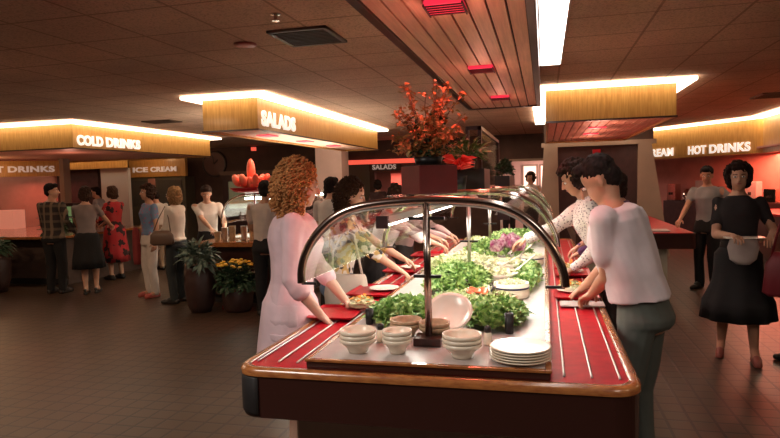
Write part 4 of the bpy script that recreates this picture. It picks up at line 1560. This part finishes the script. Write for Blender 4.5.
# A. woman in pink
person('woman with big curly ginger hair in a loose pink dress holding a red tray', -1.44, 3.25, -68, 1.74, True, lean=5,
       hands=((-1.17, 3.46, .90), (-1.19, 3.08, .905)), top=pinkc, bottom=pinkc, style='dress', sleeve='elbow', hair='curly', hairc=(.72, .33, .12), sk=2,
       head=(14, 8), vs=.0075, tuck=False, blouse_len=.43, skirt_z=.40, skirt_w=.23, seed=3, curl=1.13, bulk=1.14, shoe=(.5, .35, .3))
# B. man in white polo
person('dark-haired man in a white polo shirt and grey-green trousers leaning at the right rail', .50, 3.40, 66, 1.76, False, lean=16,
       hands=((.25, 3.55, .96), (.22, 3.85, .94)), top=cloth('white_polo', (.74, .67, .70)), bottom=cloth('grey_green_trouser', (.11, .125, .11)), sleeve='short', hair='short',
       head=(14, 28), vs=.009, tuck=True, feet=((-.09, .08), (.09, .02)), seed=5, sk=1, hs=1.12, bulk=1.28)
# N. patterned shirt
person('curly dark-haired man in a white speckled shirt reaching into the salad bar', .53, 4.85, 85, 1.80, False, lean=22,
       hands=((.20, 4.62, .95), (-.17, 4.95, 1.12)), top=pattern_mat('white_speckled_shirt', 'spots', (.72, .66, .62), (.25, .2, .22), scale=55), bottom=darkc, sleeve='long',
       hair='wavy', hairc=(.035, .018, .012), head=(15, 18), vs=.012, feet=((-.1, 0), (.1, -.1)), seed=6, sk=1, bulk=1.15)
person('person in a purple top standing behind the man in the speckled shirt', .72, 5.75, 80, 1.66, True, lean=8, hands=((.3, 5.6, .95), (.28, 5.9, .95)),
       top=cloth('purple_top', (.10, .035, .12)), bottom=blackc, sleeve='long', hair='bob', hairc=(.04, .02, .012), seed=7, vs=.014)
# L. floral woman
person('woman with dark curly hair in a black and white floral blouse at the left rail', -1.56, 4.42, -80, 1.66, True, lean=10, hands=((-1.08, 4.68, 1.0), (-1.05, 4.3, .98)),
       top=pattern_mat('floral_blouse', 'blotch', (.75, .68, .60), (.04, .035, .03), (.62, .42, .15), 30), bottom=cloth('blue_denim', (.16, .22, .32)), sleeve='elbow',
       hair='curly', curl=.98, hairc=(.075, .035, .018), seed=8, vs=.011, head=(-10, 15), tuck=False, blouse_len=.52)
# bag of the floral woman
t = thing('handbag', 'pale canvas bag hanging beside the woman in the floral blouse', 'bag', (-1.40, 4.17, .62))
mb = MB()
rs = []
for zz, a_, b_ in ((0, .13, .05), (.04, .16, .07), (.2, .17, .07), (.32, .15, .04), (.34, .14, .02)):
    rs.append([(a_ * cos(2 * pi * i / 20) * (1 + .05 * sin(i * 3)), b_ * sin(2 * pi * i / 20), zz) for i in range(20)])
mb.rings(rs).obj('bag_body', cloth('canvas', (.62, .55, .46)), t, smooth=True)
MB().tube([(-.12, 0, .32), (-.1, 0, .5), (-.02, .05, .66), (.05, .05, .62), (.12, 0, .32)], .01, 6).obj('strap', cloth('canvas', (.62, .55, .46)), t, smooth=True)
# M. further women along the left rail
person('woman in a white blouse reaching over the tray rail beyond the floral blouse', -1.58, 5.55, -80, 1.62, True, lean=18, hands=((-.95, 5.7, 1.05), (-.95, 5.4, 1.05)),
       top=cloth('white_blouse', (.75, .66, .64)), bottom=blackc, sleeve='elbow', hair='bob', hairc=(.05, .025, .015), seed=9, vs=.013, head=(0, 15))
person('person in a pale shirt at the far end of the left tray rail', -1.58, 6.75, -85, 1.6, False, lean=14, hands=((-1.05, 6.9, 1.0), (-1.05, 6.6, 1.0)),
       top=cloth('pale_shirt', (.60, .42, .40)), bottom=darkc, sleeve='long', hair='short', seed=10, vs=.014, head=(0, 10))
# K. behind pink woman
person('man in a white shirt seen between the woman in pink and the floral blouse', -2.55, 7.0, -20, 1.70, False, lean=4, top=whitec, bottom=darkc, sleeve='short',
       hair='short', seed=11, vs=.014)
person('woman in a red top seen just behind the curly ginger hair', -2.85, 7.9, 10, 1.62, True, top=cloth('red_top', (.42, .03, .03)), bottom=darkc, sleeve='short', hair='bob', seed=12, vs=.015)
# J. customer at far island
person('person in a white shirt and black trousers with back turned at the far salad island', -3.36, 6.92, 10, 1.68, False, lean=3, top=cloth('cream_shirt', (.62, .52, .46)), bottom=blackc,
       hands=((-3.6, 7.25, 1.0), (-3.15, 7.25, 1.0)), sleeve='short', hair='short', hairc=(.02, .012, .01), seed=13, vs=.013, sk=1)
# G. attendant
person('attendant in a white shirt leaning over the far salad island', -5.08, 8.45, -150, 1.66, False, lean=12, top=cloth('white_uniform', (.74, .68, .62)), bottom=blackc,
       hands=((-4.66, 8.2, .95), (-4.75, 8.05, .95)), sleeve='short', hair='short', hairc=(.03, .012, .008), seed=14, vs=.013, head=(0, 20))
# left group
person('bearded man in a dark plaid shirt with back turned at the drinks counter', -7.5, 7.95, 5, 1.74, False, top=pattern_mat('dark_plaid', 'plaid', (.035, .025, .022), (.20, .14, .09), scale=2.6),
       bottom=blackc, sleeve='long', hair='short', hairc=(.02, .012, .01), seed=15, vs=.014, head=(-70, 0), hands=((-7.75, 8.1, .85), (-7.12, 8.02, .95)), tuck=False)
person('woman in a grey blouse and black skirt turning at the drinks counter', -6.88, 7.95, 25, 1.68, True, top=cloth('grey_blouse', (.24, .19, .18)), bottom=blackc, style='skirt', sleeve='short',
       hair='bob', hairc=(.06, .03, .02), seed=16, vs=.014, hands=((-7.3, 8.25, 1.02), (-6.85, 8.45, 1.05)), skirt_z=.42, heel=.03, bare=True, head=(20, 0), feet=((-.06, 0), (.07, .1)))
person('woman in a long red dress with black pattern at the end of the drinks counter', -7.5, 9.35, 72, 1.68, True,
       top=pattern_mat('red_black_dress', 'blotch', (.42, .02, .025), (.03, .01, .01), (.38, .03, .03), 16), bottom=pattern_mat('red_black_dress', 'blotch', (.42, .02, .025), (.03, .01, .01), (.38, .03, .03), 16),
       style='dress', sleeve='elbow', hair='bob', hairc=(.07, .03, .015), seed=17, vs=.014, hands=((-7.85, 9.3, 1.0), (-7.85, 9.5, 1.0)), skirt_z=.33, tuck=False, blouse_len=.54)
person('person in a white shirt bending beyond the woman in the red dress', -7.35, 10.6, 75, 1.6, False, lean=18, top=cloth('white_tee', (.62, .54, .48)), bottom=cloth('khaki', (.3, .2, .13)),
       sleeve='short', hair='short', seed=18, vs=.015, head=(0, 20), hands=((-7.75, 10.6, .95), (-7.75, 10.8, .95)))
person('woman in a blue shirt and white trousers with dark bushy hair near the potted plants', -5.72, 7.9, 150, 1.68, True, top=pattern_mat('blue_print_shirt', 'spots', (.16, .24, .38), (.35, .16, .25), scale=20),
       bottom=cloth('white_trousers', (.66, .57, .50)), sleeve='short', hair='wavy', hairc=(.06, .025, .015), seed=19, vs=.013, sk=1, bare=True, shoe=(.4, .08, .06))
t = thing('red_sweater', 'red garment hanging from the arm of the woman in the blue shirt', 'garment', (-5.97, 7.9, .48))
mb = MB()
rs = []
for zz, a_ in ((0, .05), (.08, .06), (.3, .06), (.5, .05), (.56, .03)):
    rs.append([(a_ * cos(2 * pi * i / 16) * (1 + .2 * sin(i * 2)), a_ * .6 * sin(2 * pi * i / 16), zz) for i in range(16)])
mb.rings(rs).obj('garment', cloth('red_knit', (.25, .03, .03)), t, smooth=True)
person('woman with blond curly hair in a white top and dark trousers carrying a shoulder bag', -5.02, 7.5, 88, 1.64, True, top=cloth('white_knit', (.72, .64, .55)), bottom=cloth('dark_teal_trouser', (.03, .035, .035)),
       sleeve='long', hair='curly', curl=.85, hairc=(.42, .24, .11), seed=20, vs=.012, sk=2, tuck=False, blouse_len=.53, hands=((-5.3, 7.55, 1.0), (-5.15, 7.3, .82)))
t = thing('handbag', 'brown leather handbag on the arm of the blond woman in the white top', 'bag', (-5.08, 7.27, .84), radians(15))
rs = []
mb = MB()
for zz, a_, b_ in ((0, .13, .04), (.03, .17, .055), (.14, .16, .05), (.2, .11, .03)):
    rs.append([(a_ * cos(2 * pi * i / 20), b_ * sin(2 * pi * i / 20), zz) for i in range(20)])
mb.rings(rs).obj('bag_body', mat('brown_leather', (.12, .07, .045), .45), t, smooth=True)
MB().tube([(-.12, 0, .17), (-.05, .03, .36), (.04, .05, .53), (.09, .03, .36), (.12, 0, .17)], .008, 6).obj('strap', mat('brown_leather', (.12, .07, .045), .45), t, smooth=True)
person('worker in a pale blue shirt behind the drinks counter at the left edge', -9.9 + .2, 11.75, 110, 1.7, False, top=cloth('pale_blue_shirt', (.42, .42, .46)), bottom=darkc, sleeve='long',
       hair='short', seed=21, vs=.016, hands=((-10.1, 11.75, 1.1), (-10.1, 11.9, 1.1)), lean=10)
# Q. employee
person('young employee in a grey polo shirt and black trousers holding a yellow plate', 2.2, 9.3, 140, 1.72, False, top=cloth('grey_polo', (.26, .25, .25)), bottom=blackc, sleeve='short',
       hair='short', hairc=(.015, .01, .01), seed=22, vs=.012, hands=((2.42, 8.98, 1.04), (1.8, 9.1, .97)), head=(20, 15), sk=1)
plate('plate of yellow food in the hand of the employee in the grey polo', 2.42, 8.93, .11, 1.06, None)
tag(MB().ell((2.42, 8.93, 1.085), (.085, .07, .03), 14, 8).obj('yellow_rice', M['yellowfood'], smooth=True), 'yellow food heaped on the plate of the employee in grey', 'food')
# R. woman in black
person('woman in a black top and long black skirt walking in from the right with papers', 1.62, 5.82, 168, 1.70, True, top=cloth('black_top', (.018, .012, .012), .2), bottom=blackc, style='skirt', sleeve='short',
       hair='wavy', hairc=(.03, .014, .011), seed=23, vs=.010, hands=((1.78, 5.55, 1.08), (1.50, 5.52, 1.10)), skirt_z=.36, skirt_w=.29, heel=.03, bare=True, feet=((-.12, .10), (.12, -.10)), shoe=(.25, .07, .05), sk=1)
t = thing('papers', 'folded white papers and pouch held by the woman in black', 'papers', (1.60, 5.50, 1.03))
mb = MB()
mb.prism(rrect(-.17, .12, -.06, .06, .02), .055, .065)
mb.obj('sheet', M['white'], t)
rs = []
mb = MB()
for zz, a_ in ((-.16, .05), (-.12, .1), (-.02, .12), (.05, .1)):
    rs.append([(a_ * cos(2 * pi * i / 16) - .03, .045 * sin(2 * pi * i / 16), zz) for i in range(16)])
mb.rings(rs).obj('pouch', cloth('pale_pouch', (.42, .34, .31)), t, smooth=True)
# S. right edge
person('person in a grey top and black trousers cut off by the right edge', 2.13, 5.75, 40, 1.66, True, top=cloth('grey_top', (.30, .24, .23)), bottom=blackc, sleeve='short', hair='bob', hairc=(.08, .04, .02),
       seed=24, vs=.013, feet=((-.1, .0), (.1, -.1)), sk=1)
t = thing('shoulder_bag', 'dark red bag carried by the person at the right edge', 'bag', (1.83, 5.42, .62), radians(-20))
rs = []
mb = MB()
for zz, a_, b_ in ((0, .10, .04), (.03, .14, .055), (.26, .12, .05), (.36, .06, .02)):
    rs.append([(a_ * cos(2 * pi * i / 20), b_ * sin(2 * pi * i / 20), zz) for i in range(20)])
mb.rings(rs).obj('bag_body', mat('dark_red_leather', (.16, .012, .018), .5), t, smooth=True)
MB().tube([(-.08, 0, .3), (-.02, .02, .6), (.06, .05, .75), (.08, 0, .3)], .01, 6).obj('strap', mat('dark_red_leather', (.16, .012, .018), .5), t, smooth=True)
# T. far people
person('distant person in a white top in the bright far doorway', -.3, 14.2, 160, 1.75, False, top=whitec, bottom=darkc, sleeve='long', hair='wavy', hairc=(.06, .03, .02), seed=25, vs=.018)
person('distant person in dark clothes near the far doorway', -.85, 15.2, 0, 1.55, False, top=darkc, bottom=darkc, sleeve='long', hair='short', seed=26, vs=.018)
person('distant person in a dark top before the far red opening', -3.85, 14.0, 20, 1.68, True, top=cloth('dark_top', (.06, .03, .03)), bottom=darkc, sleeve='short', hair='bob', seed=27, vs=.018)
person('distant person in a white top before the far red opening', -3.35, 13.6, -30, 1.6, True, top=whitec, bottom=darkc, sleeve='short', hair='short', seed=28, vs=.018)
